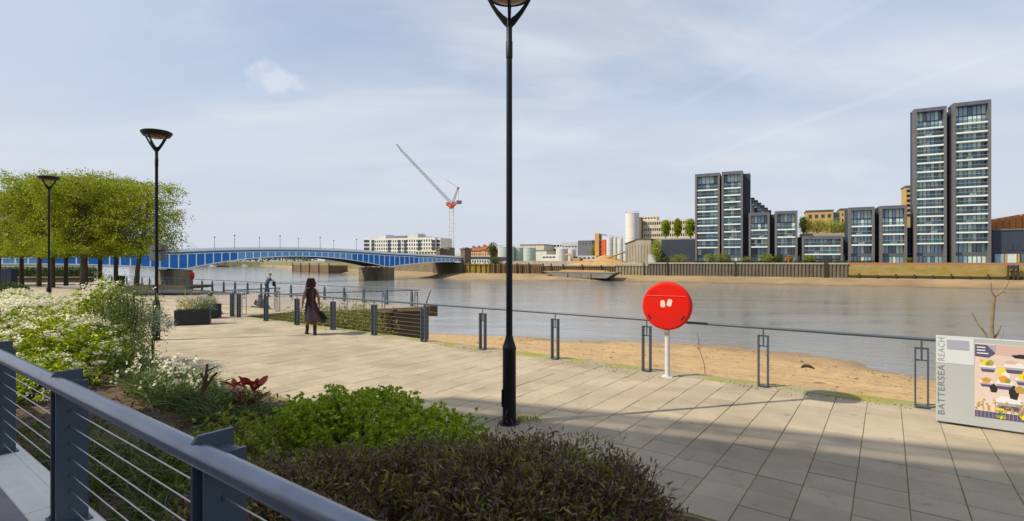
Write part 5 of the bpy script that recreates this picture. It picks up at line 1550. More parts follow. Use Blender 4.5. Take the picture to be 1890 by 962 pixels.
building('grey_block', 'tall plain grey metal clad block behind the yard', 'warehouse', 1067, 1092, 444.5, 70, 14, M_greyb, rows=((449, 451),), cols=4, wfrac=.3, parapet=M_pale)
tank('pale grey round tank left of the excavator', 1027, 1048, 460, 22, M_ltank, group='pale grey tanks')
tank('smaller pale grey round tank behind the excavator arm', 1049, 1063, 461, 30, M_ltank, group='pale grey tanks')
r = thing('yard_fence', 'pale concrete yard wall running behind the timber river wall', 'wall', FB(qs(920), -2, 0))
MB().span(FB, fs(906, -2)[0], fs(1130, -2)[0], -2, -1.6, -.5, 2.1).build('wall', M_conc, r)
# orange and red stair tower, silos
r = thing('conveyor_tower', 'narrow orange and red clad conveyor tower with an open teal frame', 'tower', FB(fs(1107, 35)[0], 35, 1))
b = MB(); fbox(b, 1098, 1105.5, 431, 35, 5, 1); b.build('orange_shaft', M_orng, r)
b = MB(); fbox(b, 1110.5, 1118, 442.5, 34, 5, 1); b.build('red_shaft', M_redc, r)
for yt in (433, 443, 451, 459, 467):
    b = MB(); Y = yat(1108, 35.5); b.span(FB, fs(1105.6, 36)[0], fs(1118 if yt < 440 else 1110.3, 36)[0], 35.5, 37.5, zz(yt + 1.5, Y), zz(yt, Y)); b.build('gantry', M_teal, r)
b = MB(); b.span(FB, fs(1107.2, 36)[0], fs(1108.6, 36)[0], 36.2, 36.9, 1, zz(434, yat(1107, 36))); b.build('gantry_post', M_teal, r)
for lab, a, b_, yt in (('pale round silo beside the red shaft', 1119.5, 1131.5, 439), ('pale cylindrical silo, middle of the short row', 1132, 1139, 440), ('white silo at the right end of the short row', 1139.5, 1150, 441)):
    tank(lab, a, b_, yt, 32, M_ltank, .6, 'silo', 1.0, True, 'short silos', 'silo')
tank('tall white ribbed cement silo beside the office block', 1154.5, 1179.5, 394.5, 30, mat('white_silo', (.66, .65, .62), .5, col2=(.57, .56, .53), vscale=.3, stretch=(1, 1, .3)), .5, 'silo', 1.0, True, None, 'tall_silo')
b = MB()
building('office', 'old cream office block with rows of small windows behind the silo', 'office', 1181, 1284, 406, 62, 16, M_cream, rows=((409, 414), (420.5, 425.5), (431.5, 436)), cols=24, wfrac=.55)
building('plant_room', 'stepped plant room standing on the cream office roof', 'plant room', 1183, 1212, 399.5, 66, 8, M_cream, z0=14, rows=((401.5, 404),), cols=5)
building('brick_column', 'slim brown stair column at the left end of the cream office', 'building', 1178.5, 1183.5, 401, 58, 4, M_gran)
# concrete shed, conveyor, heaps, excavator
r = thing('concrete_shed', 'stained concrete shed with a sloping corrugated top at the wharf', 'shed', FB(fs(1180, 6)[0], 6, 0))
a0, a1 = fs(1154, 4)[0], fs(1202, 4)[0]; Y = yat(1178, 4)
zA, zB, zC = zz(450.5, Y), zz(441.5, Y), zz(442, Y)
am = a0 + (a1 - a0) * .48
b = MB(); b.prism([FB(a0, 4, .5), FB(a1, 4, .5), FB(a1, 4, zC), FB(am, 4, zB), FB(a0, 4, zA)], NF * 12); b.build('wall', M_conc, r)
b = MB(); b.prism([FB(a0 - .4, 3.7, zA), FB(am, 3.7, zB), FB(a1 + .3, 3.7, zC), FB(a1 + .3, 3.7, zC + .25), FB(am, 3.7, zB + .25), FB(a0 - .4, 3.7, zA + .25)], NF * 12.6); b.build('roof', M_btim, r)
for k in range(9):
    a = a0 + (a1 - a0) * (k + .5) / 9; MB().span(FB, a - .12, a + .12, 3.85, 3.998, 1.2, zA - .3).build('rib', M_conc, r)
b = MB(); fbox(b, 1196, 1210, 470, 3, 4, .5); b.build('lean_to', M_pale, r)
r = thing('rubble_bank', 'heap of pale rubble at the foot of the concrete shed', 'rubble heap', FB(fs(1170, -3)[0], -3, 0))
def heap(r, s, t, rs, rt, h, z0, m, nm='heap'):
    V, Q = [], []; n, k = 22, 9
    for i in range(k + 1):
        f = i / k
        for j in range(n):
            a = 2 * math.pi * j / n
            q_ = FB(s + math.cos(a) * rs * f, t + math.sin(a) * rt * f, 0); q_.z = z0 + h * (1 - f) ** .9 + mnoise.noise(q_ * .7) * .45 * (1 - f * .6)
            V.append(tuple(q_ - base_of(r)))
    for i in range(k):
        for j in range(n):
            Q.append((i * n + j, i * n + (j + 1) % n, (i + 1) * n + (j + 1) % n, (i + 1) * n + j))
    me = fast_mesh(nm, V, Q, smooth=True); me.materials.append(m); link(nm, me, [], r)
heap(r, fs(1168, -3)[0], -3.5, 9, 3, 1.7, .2, mat('rubble', (.30, .25, .18), .9, col2=(.2, .17, .12), vscale=.8, bump=.6, bscale=3))
r = thing('sand_heap', 'large orange heap of aggregate on the wharf behind the barge', 'sand heap', FB(fs(1120, 4)[0], 4, 0))
heap(r, fs(1118, 4)[0], 4, 13, 9, 4.9, .1, M_aggr); 
r = thing('sand_heap', 'lower pale orange aggregate heap on the wharf left of the large heap', 'sand heap', FB(fs(1085, 2)[0], 2, 0))
heap(r, fs(1083, 1)[0], 1, 11, 6, 3.0, .1, M_aggr)
M_cbelt = mat('ochre_conveyor', (.36, .24, .10), .8, col2=(.25, .17, .08), vscale=1)
r = thing('conveyor', 'long orange inclined conveyor rising to the concrete shed', 'conveyor', FB(fs(1125, 3)[0], 3, 1))
Y = yat(1125, 1); cA = FB(fs(1106, 1)[0], 1, zz(482, Y)); cB = FB(fs(1154, 1)[0], 1, zz(465, Y))
MB().tube([cA, cB], .42, 6).build('belt', M_cbelt, r)
for f in (.3, .65, .9):
    p = cA.lerp(cB, f); MB().tube([Vector((p.x, p.y, .5)), p], .15, 5).build('leg', M_btim, r)
ex0 = FB(fs(1066, 0)[0], 0, .5)
r = thing('excavator', 'yellow excavator with a raised arm working on the wharf', 'excavator', ex0)
M_exy0 = None
M_exy = mat('excavator_yellow', (.55, .30, .04), .5, col2=(.4, .2, .05), vscale=1)
for sx in (-1, 1):
    MB().box(ex0 + Vector((0, sx * 1.1, .5)), (4.2, .6, .95), fr=(EF, NF)).build('track', M_post, r, bevel=.2)
MB().box(ex0 + Vector((.3, 0, 1.9)), (3.6, 2.4, 1.5), fr=(EF, NF)).build('body', M_exy, r, bevel=.15)
MB().box(ex0 + EF * -.9 + Vector((0, 0, 2.9)), (1.5, 1.3, 1.5), fr=(EF, NF)).build('cab', M_glassd, r, bevel=.1)
MB().box(ex0 + EF * 1.7 + Vector((0, 0, 2.0)), (.9, 2.3, 1.6), fr=(EF, NF)).build('counterweight', M_btim, r, bevel=.1)
p1, p2, p3, p4 = ex0 + EF * -1.6 + Vector((0, 0, 2)), ex0 + EF * -4.0 + Vector((0, 0, 4.6)), ex0 + EF * -5.6 + Vector((0, 0, 4.3)), ex0 + EF * -6.2 + Vector((0, 0, .8))
MB().tube([p1, p2, p3], [.35, .42, .3], 6).build('boom', M_exy, r); MB().tube([p3, p4], [.32, .2], 6).build('arm', M_exy, r); MB().box(p4 + Vector((0, 0, -.2)), (1.0, 1.1, 1.0), fr=(EF, NF)).build('bucket', M_post, r)
# barge aground in front of the wharf
bg0 = G(1070, 513.2, -4.8); ba, bb_ = G(1026, 511.8, -4.8), G(1119, 514, -4.8); bd = (bb_ - ba).normalized(); bn_ = Vector((-bd.y, bd.x, 0))
r = thing('barge', 'long grey hulled barge heaped with yellow sand, lying on the far foreshore', 'barge', bg0)
LB = (bb_ - ba).length
def BG(a, w, z):
    return ba + bd * a + bn_ * w + Vector((0, 0, z))
M_hull = mat('barge_hull', (.2, .205, .21), .7, col2=(.13, .13, .13), vscale=.4)
hull = MB()
hull.hexa([BG(0, 0, 0), BG(LB, 0, 0), BG(LB, 5.5, 0), BG(0, 5.5, 0), BG(-5, -.1, 2.1), BG(LB + 3.5, -.1, 2.1), BG(LB + 3.5, 5.6, 2.1), BG(-5, 5.6, 2.1)])
hull.build('hull', M_hull, r)
dk = MB(); dk.hexa([BG(-5.2, -.25, 2.103), BG(LB + 3.7, -.25, 2.103), BG(LB + 3.7, 5.75, 2.103), BG(-5.2, 5.75, 2.103), BG(-6.8, -.25, 2.5), BG(LB + 4.2, -.25, 2.5), BG(LB + 4.2, 5.75, 2.5), BG(-6.8, 5.75, 2.5)]); dk.build('gunwale', M_beam, r)
cg = MB(); cg.hexa([BG(1, .6, 2.5), BG(LB - 1, .6, 2.5), BG(LB - 1, 5, 2.5), BG(1, 5, 2.5), BG(2, 1.4, 3.2), BG(LB - 2, 1.4, 3.2), BG(LB - 2, 4.4, 3.1), BG(2, 4.4, 3.1)]); cg.build('sand_load', M_aggr, r)
for a in (5.5, 16.5):
    MB().span(BG, a, a + .35, -.5, -.26, -1.5, 2.0).build('mooring_post', M_beam, r)
for k in range(24):
    a = LB * (k + .5) / 24; MB().tube([BG(a, .1, 2.5), BG(a, .1, 3.1)], .07, 4).build('stanchion', M_post, r)
MB().tube([BG(0, .1, 3.1), BG(LB, .1, 3.1)], .05, 4).build('rail', M_post, r)
# dark box building
r, s0, s1, z1 = building('dark_box_building', 'plain dark blue grey box building left of the apartment blocks', 'building', 1221, 1282, 442, 9, 14, M_char, z0=1.4)
# tower crane
ct = 95.0; Yc = yat(833, ct)
cbase = FB(fs(833, ct)[0], ct, 1.5)
crane = thing('tower_crane', 'white and red luffing tower crane with its jib raised to the left', 'crane', cbase)
M_cw = mat('crane_white', (.66, .66, .64), .5); M_cr = mat('crane_red', (.6, .12, .05), .5); M_cg = mat('crane_grey', (.2, .21, .23), .5); M_cb = mat('crane_brown', (.33, .22, .17), .6)
def lattice(a, b, w0, w1, n, r_, xd, name, m, parent, tri=False):
    mb = MB(); a = Vector(a); b = Vector(b); d = (b - a).normalized(); x = Vector(xd).normalized(); y = d.cross(x).normalized()
    cs = [(-1, -1), (1, -1), (1, 1), (-1, 1)]
    P_ = []
    for i in range(n + 1):
        f = i / n; w = w0 + (w1 - w0) * f; c = a.lerp(b, f); P_.append([c + x * sx * w / 2 + y * sy * w / 2 for sx, sy in cs])
    for k in range(4):
        mb.tube([P_[0][k], P_[-1][k]], r_ * .8, 4)
    for i in range(n):
        for k in range(4):
            mb.tube([P_[i][k], P_[i + 1][(k + 1) % 4]] if i % 2 else [P_[i][(k + 1) % 4], P_[i + 1][k]], r_ * .6, 3, 0, False)
            mb.tube([P_[i][k], P_[i][(k + 1) % 4]], r_ * .6, 3, 0, False)
    return mb.build(name, m, parent)
def cp(px, py):
    return P(px, py, Yc)
lattice(cbase, cp(833, 384), 3.3, 3.3, 14, .17, (1, 0, 0), 'mast', M_cw, crane)
MB().lathe([(1.9, 0), (1.9, 1.2), (2.4, 1.3), (2.4, 2.2), (1.6, 2.4)], cp(833, 385), 14).build('slewing_ring', M_cr, crane)
MB().box(cp(833, 377.5), (6.5, 2.8, 1.9)).build('turntable', M_cr, crane)
MB().box(cp(826.5, 377), (2.2, 2.0, 2.6)).build('cab', M_cr, crane); MB().box(cp(825.4, 376.5), (1.0, 1.6, 1.6)).build('cab_window', M_glassd, crane)
lattice(cp(835, 375), cp(851, 374.5), 1.6, 1.6, 6, .14, (0, 1, 0), 'counter_jib', M_cb, crane)
MB().box(cp(847.5, 373.0), (3.6, 2.6, 2.0)).build('counterweight', M_greyb, crane)
lattice(cp(833.5, 375.5), cp(742, 279), 1.9, 1.3, 34, .15, (0, 1, 0), 'jib', M_cg, crane)
lattice(cp(742, 279), cp(732, 266), 1.3, .5, 5, .13, (0, 1, 0), 'jib_tip', M_cg, crane)
lattice(cp(836, 374), cp(845.5, 347), 1.4, .7, 7, .14, (0, 1, 0), 'mast_frame', M_cb, crane)
MB().tube([cp(847, 374), cp(846, 347)], .09, 4).build('tie_bar', M_cb, crane)
MB().tube([cp(845.5, 347), cp(824, 332.5)], .1, 4).build('pendant_bar', M_cg, crane)
MB().tube([cp(824, 332.5), cp(748, 284)], .035, 3).build('luffing_rope', M_pale, crane)
MB().box(cp(845.7, 347), (1.5, 1.2, 1.3)).build('sheave', M_cr, crane)
MB().tube([cp(733, 267), cp(733, 272)], .05, 3).build('hook_rope', M_cg, crane)

# ------------------------------------------------------------------ apartment blocks
M_frame = mat('block_dark_frame', (0.085, 0.095, 0.12), .55, col2=(.12, .13, .15), vscale=.5)
M_pier = mat('block_taupe_pier', (0.135, 0.132, 0.138), .7, col2=(.115, .112, .118), vscale=.6)
M_slabw = mat('balcony_white_edge', (0.70, 0.74, 0.74), .5, col2=(.62, .66, .66), vscale=.4)
M_g1 = mat('window_glass_dark', (0.05, 0.085, 0.12), .07, spec=.9, col2=(.08, .12, .16), vscale=.3)
M_g2 = mat('window_glass_mid', (0.24, 0.37, 0.47), .12, spec=.8, col2=(.18, .29, .38), vscale=.4)
M_g3 = mat('window_curtain', (0.58, 0.68, 0.64), .35, spec=.6, col2=(.44, .54, .52), vscale=.5)
M_bal = glassmat('balustrade_glass', (0.08, 0.12, 0.14), .18, .06)
M_mull = mat('window_mullion', (0.05, 0.055, 0.065), .5)
rw2 = random.Random(4)
def block(label, px0, px1, ytop, slabs, ybase, bays, t0=0.0, dep=15, top_double=True, gfloor=True, cat='apartment block', pier=.75):
    s0, Y0_ = fs(px0, t0); s1, Y1_ = fs(px1, t0); Ym = (Y0_ + Y1_) / 2
    z0 = 1.55; z1 = zz(ytop, Ym)
    r = thing('apartment_block', label, cat, FB((s0 + s1) / 2, t0, z0), 0, 'apartment blocks on the far bank')
    z0 = 1.4
    MB().span(FB, s0 + .12, s1 - .12, t0 + 1.9, t0 + dep, z0, z1 - .35).build('wall', M_char, r)
    f = MB(); f.span(FB, s0, s1, t0 - .35, t0 + dep + .1, z1 - .34, z1); f.span(FB, s0 + pier + .003, s1 - pier - .003, t0 - .345, t0 + 1.89, z1 - 1.15, z1 - .345); f.build('roof_frame', M_frame, r)
    for a in (s0, s1 - pier):
        MB().span(FB, a, a + pier, t0 - .35, t0 + 1.89, z0, z1 - .345).build('side_pier', M_pier, r)
    zs = [zz(y, Ym) for y in slabs]
    lv = [z1 - 1.15] + zs + [z0]
    a0, a1 = s0 + pier + .005, s1 - pier - .005
    for i in range(len(lv) - 1):
        hi, lo = lv[i] - (.25 if i else 0.0), lv[i + 1] + (.25 if i < len(lv) - 2 else 0)
        w = MB(); n = bays; bw = (a1 - a0) / n
        tiers = [(lo, hi)]
        if hi - lo > 4.2:
            mz = lo + (hi - lo) * .46; tiers = [(lo, mz - .12), (mz + .12, hi)]
            w.span(FB, a0, a1, t0 + 1.62, t0 + 1.87, mz - .118, mz + .118, 3)
        for lo_, hi_ in tiers:
            for k in range(n):
                m_ = rw2.choices((0, 1, 2), (1.8 if px0 > 1600 else 2.6, 4.2, 3.4))[0]
                w.span(FB, a0 + bw * k + .07, a0 + bw * (k + 1) - .07, t0 + 1.70, t0 + 1.86, lo_ + .02, hi_ - .04, m_)
        for k in range(n + 1):
            a = a0 + bw * k; w.span(FB, max(a0, a - .066), min(a1, a + .066), t0 + 1.58, t0 + 1.88, lo, hi - .01, 3)
        w.build('window', [M_g1, M_g2, M_g3, M_mull], r)
        if i < len(lv) - 2 or not gfloor:
            bs_ = MB().span(FB, a0, a1, t0 - .2, t0 + 1.88, lo - .5, lo - .002).build('balcony_slab', M_slabw, r)
            g = MB(); g.span(FB, a0 + .02, a1 - .02, t0 - .12, t0 - .09, lo, lo + 1.05); g.build('balustrade', M_bal, bs_)
            g = MB(); g.span(FB, a0 + .01, a1 - .01, t0 - .14, t0 - .07, lo + 1.053, lo + 1.11)
            if rw2.random() < .45:                       # furniture on the balcony
                q_ = a0 + rw2.uniform(.2, .7) * (a1 - a0)
                fm = MB(); fm.span(FB, q_, q_ + 1.0, t0 + .5, t0 + 1.1, lo, lo + .7); fm.span(FB, q_ + 1.2, q_ + 1.6, t0 + .5, t0 + 1.0, lo, lo + .9)
                fm.build('balcony_furniture', rw2.choice((M_wren, M_btim, M_pale)), r)
            g.build('balustrade_rail', M_pale, bs_)
        elif gfloor:
            b = MB(); b.span(FB, a0, a1, t0 + 1.5, t0 + 1.69, lo + (hi - lo) * .38, lo + (hi - lo) * .55); b.build('spandrel', M_frame, r)
    return r, s0, s1, z1
block('left slab of the shorter twin tower at the left of the apartment row', 1283, 1328.5, 320.5, (351, 364.4, 377.5, 390.7, 403.7, 416.6, 430.1, 443.5, 457.2), 480, 5)
block('right slab of the shorter twin tower, next to the stepped terraces', 1332, 1371, 316.5, (347.2, 360.3, 372.9, 386.7, 400.6, 414.1, 427.9, 441.9, 456.3), 480, 5, -.4, 17)
block('narrow four storey block immediately right of the shorter twin tower', 1382, 1420.5, 392.5, (425, 440, 456), 480, 5, 0, 12)
block('four storey block left of the low wide block', 1430, 1472, 389.5, (423.8, 437.8, 455), 480, 5, -.5, 13)
block('low wide two storey block beneath the roof garden trees', 1480, 1556, 435.5, (454, 469.6), 480, 9, 0, 12)
block('four storey block right of the low wide block', 1566, 1614, 382.5, (418, 434.6, 452.4), 480, 6, -.3, 12)
block('four storey block beside the foot of the tallest tower', 1623.5, 1674, 379.5, (416.4, 432.4, 451.5), 480, 6, -.6, 12)
eL = (236.6, 252.2, 269.2, 285.5, 300.8, 317.1, 333.8, 350.4, 367, 382.7, 399.3, 415.4, 431.7, 449.6)
eR = (227.3, 243.9, 260.9, 278.2, 294.8, 312.1, 328.5, 345.1, 362.1, 378.7, 395.3, 412, 429, 447.3)
block('left slab of the tallest twin tower', 1686.5, 1747, 199, eL, 480, 7, 0, 5.5)
block('right slab of the tallest twin tower at the end of the row', 1758.5, 1829, 187.5, eR, 480, 7, -.6, 5.5)
for i, (a, b_, yt, lab) in enumerate(((1328.6, 1331.9, 330, 'dark recessed link between the two slabs of the shorter tower'), (1371.3, 1384.5, 320.5, 'tall dark side wing at the right of the shorter tower'), (1420.6, 1429.9, 396, 'dark link between the two narrow four storey blocks'),
                                      (1472.1, 1479.9, 438, 'low dark link left of the wide low block'), (1556.1, 1565.9, 437, 'low dark link right of the wide low block'), (1614.1, 1623.4, 386, 'dark link between the right pair of four storey blocks'),
                                      (1674.1, 1685.5, 420, 'dark link at the foot of the tallest tower'), (1747.1, 1757.9, 207, 'tall dark recessed link between the slabs of the tallest tower'))):
    r, s0, s1, z1 = building('link_block', lab, 'building', a, b_, yt, 4.6, 7, M_char, z0=1.5, group='dark links between apartment blocks')
    b = MB(); b.span(FB, s0 + .1, s1 - .1, 4.4, 4.59, 1.6, 4.1); b.build('door', M_glassd, r)
    MB().span(FB, s0 + .02, s1 - .02, 3.6, 4.59, 4.3, 4.6).build('canopy', M_pier, r)
# behind: stepped terraces, yellow brick block, rust roofed shed, dark block at right
r = thing('stepped_terraces', 'block with stepped balconies descending behind the shorter tower', 'building', FB(fs(1400, 22)[0], 22, 1.5))
for k in range(6):
    a, b_ = 1386 + 6.2 * k, 1392.4 + 6.2 * k
    b = MB(); s0, s1, z1 = fbox(b, a, b_ - .02, 367 + 4.6 * k, 22, 14); b.build('wall', M_pier if k % 2 else M_cream, r)
    MB().span(FB, s0, s1 - .01, 20.6, 21.99, z1 - 2.9, z1 - 2.4).build('balcony', M_slabw, r); MB().span(FB, s0 + .1, s1 - .1, 21.8, 22.05, z1 - 2.3, z1 - .4).build('window', M_g1, r); MB().span(FB, s0 - .1, s1 + .08, 20.8, 36, z1 + .003, z1 + .35).build('roof_edge', M_frame, r)
r, s0, s1, z1 = building('yellow_brick_block', 'yellow brick apartment block behind the roof garden', 'building', 1488, 1538, 390, 30, 12, M_yelbr, rows=((396, 402),), cols=4, wfrac=.5, parapet=M_frame)
for (a, b_, ya, yb) in ((1499, 1511, 396.5, 403), (1514, 1517, 396.5, 403.5), (1522, 1526, 395.5, 402), (1529, 1533, 395, 402)):
    pass
building('yellow_brick_block', 'narrow yellow brick wing left of the right four storey blocks', 'building', 1551, 1566, 387, 30, 12, M_yelbr, rows=((394, 398), (404, 409)), cols=2, wfrac=.35, parapet=M_frame)
building('glazed_link', 'blue glazed corner between the yellow brick wings', 'building', 1538.2, 1550.8, 391.5, 33, 8, M_g2, rows=((392.5, 401),), cols=3, wfrac=.8)
building('yellow_brick_block', 'thin strip of yellow brick balconies left of the tallest tower', 'building', 1672, 1681, 345, 34, 8, M_yelbr, rows=tuple((350 + 9 * k, 354.5 + 9 * k) for k in range(6)), cols=1, wfrac=.7, parapet=M_frame)
building('roof_garden', 'pale roof garden deck over the low wide block', 'roof terrace', 1478, 1567, 430.5, 12.3, 16, M_cope, z0=1.5)
r, s0, s1, z1 = building('dark_block', 'dark slate clad building at the right edge with small windows', 'building', 1832, 1960, 424.5, 2, 14, M_char, z0=1.5, parapet=M_pier)
Y = yat(1870, 2)
for a, b_ in ((1861, 1868), (1870, 1876), (1883.5, 1892)):
    MB().span(FB, fs(a, 2)[0], fs(b_, 2)[0], 1.85, 2.1, zz(462, Y), zz(451, Y)).build('window', M_glassd, r)
for a, b_, m in ((1836, 1853, M_g2), (1859, 1876, M_g3), (1884, 1897, M_g1)):
    MB().span(FB, fs(a, 2)[0], fs(b_, 2)[0], 1.8, 2.1, 1.6, zz(469, Y)).build('window', m, r)
for a in (1854.5, 1878):
    MB().span(FB, fs(a, 2)[0], fs(a + 3.5, 2)[0], 1.75, 2.1, 1.6, zz(469, Y)).build('timber_panel', M_orng, r)
r = thing('rust_roofed_hall', 'hall with a curved rust red ribbed roof behind the dark building', 'building', FB(fs(1865, 24)[0], 24, 1.5))
Y = yat(1860, 24); sA = fs(1828, 24)[0]; n = 22
for k in range(n):
    a = sA + k * 1.75
    px_ = 1828 + k * 4.4
    y_ = 405 - (px_ - 1832) * .38 - (6 if px_ > 1868 else 0)
    z1 = zz(y_, Y)
    b = MB(); b.prism([FB(a, 24, 1.5), FB(a + 1.62, 24, 1.5), FB(a + 1.62, 24, z1 - .7), FB(a + .81, 24, z1 + .6), FB(a, 24, z1 - .7)], NF * 20); b.build('roof_rib', M_cor, r)
# plants on the far bank
def far_tree(name, label, cat, px, ytop, ybase, t, wpx, m, n, z0=.2, L_=(.35, .8), shape='oval', group=None):
    s, Y = fs(px, t); c = FB(s, t, z0); h = zz(ytop, Y) - z0; w = wpx / F * Y / 2
    zb = max(.15, zz(ybase, Y) - z0)
    r = thing(name, label, cat, c, 0, group)
    n = int(n * 2.2)
    d = unit(RNG.normal(size=(n, 3))) * (RNG.random((n, 1)) ** .4)
    nz = np.array([mnoise.noise(Vector((a * 2.2 + px, b * 2.2, e * 2.6))) for a, b, e in d])
    d = d[nz > -.18]; n = len(d)
    zmid = (h + zb) / 2; zr = (h - zb) / 2
    Pn = np.array(c) + d * np.array([w, w, zr]) + np.array([0, 0, zmid])
    Pn += RNG.normal(size=(n, 3)) * .12 * w
    fol('crown', r, Pn, RNG.normal(size=(n, 3)) + np.array([0, 0, .4]), RNG.uniform(*L_, n), .7, m)
    MB().tube([c - Vector((0, 0, 1)), c + Vector((.05, 0, h * .4)), c + Vector((.1, 0, h * .8))], [max(.12, w * .10), max(.09, w * .07), .03], 7).build('trunk', M_bark, r)
    for k in range(5):
        a = k * 1.26; MB().tube([c + Vector((0, 0, zb + (h - zb) * .15 * k * .6)), c + Vector((math.cos(a) * w * .6, math.sin(a) * w * .6, zb + (h - zb) * (.3 + .12 * k)))], [.1, .03], 5).build('limb', M_bark, r)
    return r
far_tree('poplar', 'left of three small poplars on the terrace beside the cream office', 'tree', 1229, 406, 437, 20, 16, LM_tree, 1100, 12.5, group='poplars on the terrace')
far_tree('poplar', 'middle of three small poplars on the terrace beside the cream office', 'tree', 1250.5, 403.5, 437, 20, 15, LM_tree, 1100, 12.5, group='poplars on the terrace')
far_tree('poplar', 'right of three small poplars, touching the shorter tower', 'tree', 1274, 403.5, 437, 20, 19, LM_tree, 1300, 12.5, group='poplars on the terrace')
building('green_terrace', 'raised planted terrace behind the dark box building under the poplars', 'terrace', 1208, 1283, 440, 18, 12, M_cope, z0=1.5)
far_tree('narrow_tree', 'narrow green tree beside the brick houses left of the tanks', 'tree', 910, 446, 478, 26, 17, LM_hedge, 900)
far_tree('far_shrub', 'dark green bush above the timber river wall below the narrow tree', 'bush', 913, 473, 492, -5, 25, LM_hedge, 800, -.3, (.25, .5))
far_tree('far_shrub', 'olive bush between the concrete shed and the dark box building', 'bush', 1212, 441, 484, 1, 19, LM_olive, 1200, .5, (.25, .6))
far_tree('far_shrub', 'green tree beside the grey metal block', 'tree', 1096, 452, 475, 50, 12, LM_olive, 500)
for i, (px, yt, w, m, lab) in enumerate(((1229, 474, 12, LM_hedge, 'small green bush left before the dark box building'), (1253, 470, 32, LM_yel, 'wide yellow green bush before the dark box building'), (1311, 468.5, 20, LM_yel, 'bright bush before the left slab of the shorter tower'),
                                    (1333, 468, 26, LM_yel, 'pale bush between the two slabs of the shorter tower'), (1377, 474, 12, LM_yel, 'small yellow bush at the right foot of the shorter tower'), (1414, 468.5, 26, LM_yel, 'rounded bush before the narrow four storey block'),
                                    (1436, 472, 16, LM_hedge, 'dark green bush before the second narrow block'), (1457, 472, 12, LM_yel, 'pale blossom bush right of the red lifebuoy on the far bank'), (1494, 472, 20, LM_yel, 'light bush before the low wide block'), (1678, 476, 9, LM_yel, 'tiny bush at the left foot of the tallest tower'))):
    far_tree('quay_bush', lab, 'bush', px, yt, 484, -4, w, m, 700, 1.4, (.2, .45), group='bushes along the far quay')
for i, (px, w, yt, m, lab) in enumerate(((1488, 22, 402, LM_yel, 'left of the yellow green trees on the roof garden'), (1508, 30, 405, LM_yel, 'second yellow green tree on the roof garden'), (1535, 34, 405, LM_olive, 'wide bronze green tree on the roof garden'), (1557, 14, 410, LM_olive, 'small tree at the right end of the roof garden'), (1482, 12, 398, LM_hedge, 'dark green climber tree against the second narrow block'))):
    far_tree('roof_garden_tree', lab, 'tree', px, yt, 431, 17, w, m, 800, 9.5, (.25, .55), group='trees on the roof garden')
hg = thing('quay_hedge', 'low clipped hedge along the quay before the apartment blocks', 'hedge', FB(fs(1400, -5)[0], -5, 1.5))
for px0, px1 in ((1282, 1565), (1568, 1614)):
    n = int((px1 - px0) * 18); a, b_ = fs(px0, -5)[0], fs(px1, -5)[0]
    q_ = RNG.uniform(a, b_, n); 
    Pn = np.array([tuple(FB(x, -5 + random.uniform(-.5, .5), 1.5 + random.uniform(0, .75))) for x in q_])
    fol('foliage', hg, Pn, RNG.normal(size=(n, 3)), RNG.uniform(.2, .45, n), .6, LM_hedge)
fl = thing('far_lifebuoy', 'tiny red lifebuoy housing on the far quay before the second narrow block', 'lifebuoy housing', FB(fs(1455, -6.5)[0], -6.5, 1.5))
MB().lathe([(0, -.1), (.55, -.1), (.55, .1), (0, .1)], Vector(fl.location) + Vector((0, 0, 1.25)), 20, axes=(EF, Vector((0, 0, 1)), -NF)).build('housing', M_red, fl); MB().tube([fl.location, Vector(fl.location) + Vector((0, 0, .7))], .06, 6).build('post', M_galv, fl)
# distant wooded bank under the arch and skyline
n = 9000
Pn = []
for k in range(n):
    px = random.uniform(240, 585); Y = random.uniform(735, 800)
    h = 11.5 + 3.5 * mnoise.noise(Vector((px * .045, 0, 2))) + 2 * mnoise.noise(Vector((px * .15, 0, 5)))
    Pn.append(tuple(PX(px, Y, 1 + h * math.sqrt(random.random()))))
Pn = np.array(Pn)
link('far_wood', leaf_mesh('far_wood', Pn, RNG.normal(size=(n, 3)), RNG.uniform(1.5, 3.2, n), .7, .1), [leafmat('far_wood_leaf', [(.07, .085, .05), (.10, .11, .07), (.13, .13, .09), (.05, .07, .045)], .8, .1)], kind='stuff')
for i, (px, py, w, m) in enumerate(((392, 492.0, 16, M_wren), (412, 492.6, 22, M_char), (452, 491.8, 14, M_wren), (502, 493.6, 9, M_wren), (512, 493.0, 7, M_navy))):
    lab = ['white boat moored at the far left under the bridge arch', 'dark low barge moored beneath the bridge arch', 'white boat moored in the middle beneath the arch', 'small white boat on the open water before the jetty', 'small dark blue boat beside the white boat before the jetty'][i]
    c = G(px, py, ZW); sc = w / F * c.y
    t = thing('moored_boat', lab, 'boat', c, 0, 'boats moored upstream')
    hb = MB(); hb.hexa([c + Vector((-sc * .45, -1, -.1)), c + Vector((sc * .4, -1, -.1)), c + Vector((sc * .4, 1, -.1)), c + Vector((-sc * .45, 1, -.1)), c + Vector((-sc * .5, -1.4, 1.1)), c + Vector((sc * .55, -1.2, 1.3)), c + Vector((sc * .55, 1.2, 1.3)), c + Vector((-sc * .5, 1.4, 1.1))]); hb.build('hull', m, t)
    MB().box(c + Vector((-sc * .08, 0, 1.75)), (sc * .42, 1.7, 1.2)).build('cabin', M_wren if i != 1 else M_btim, t)
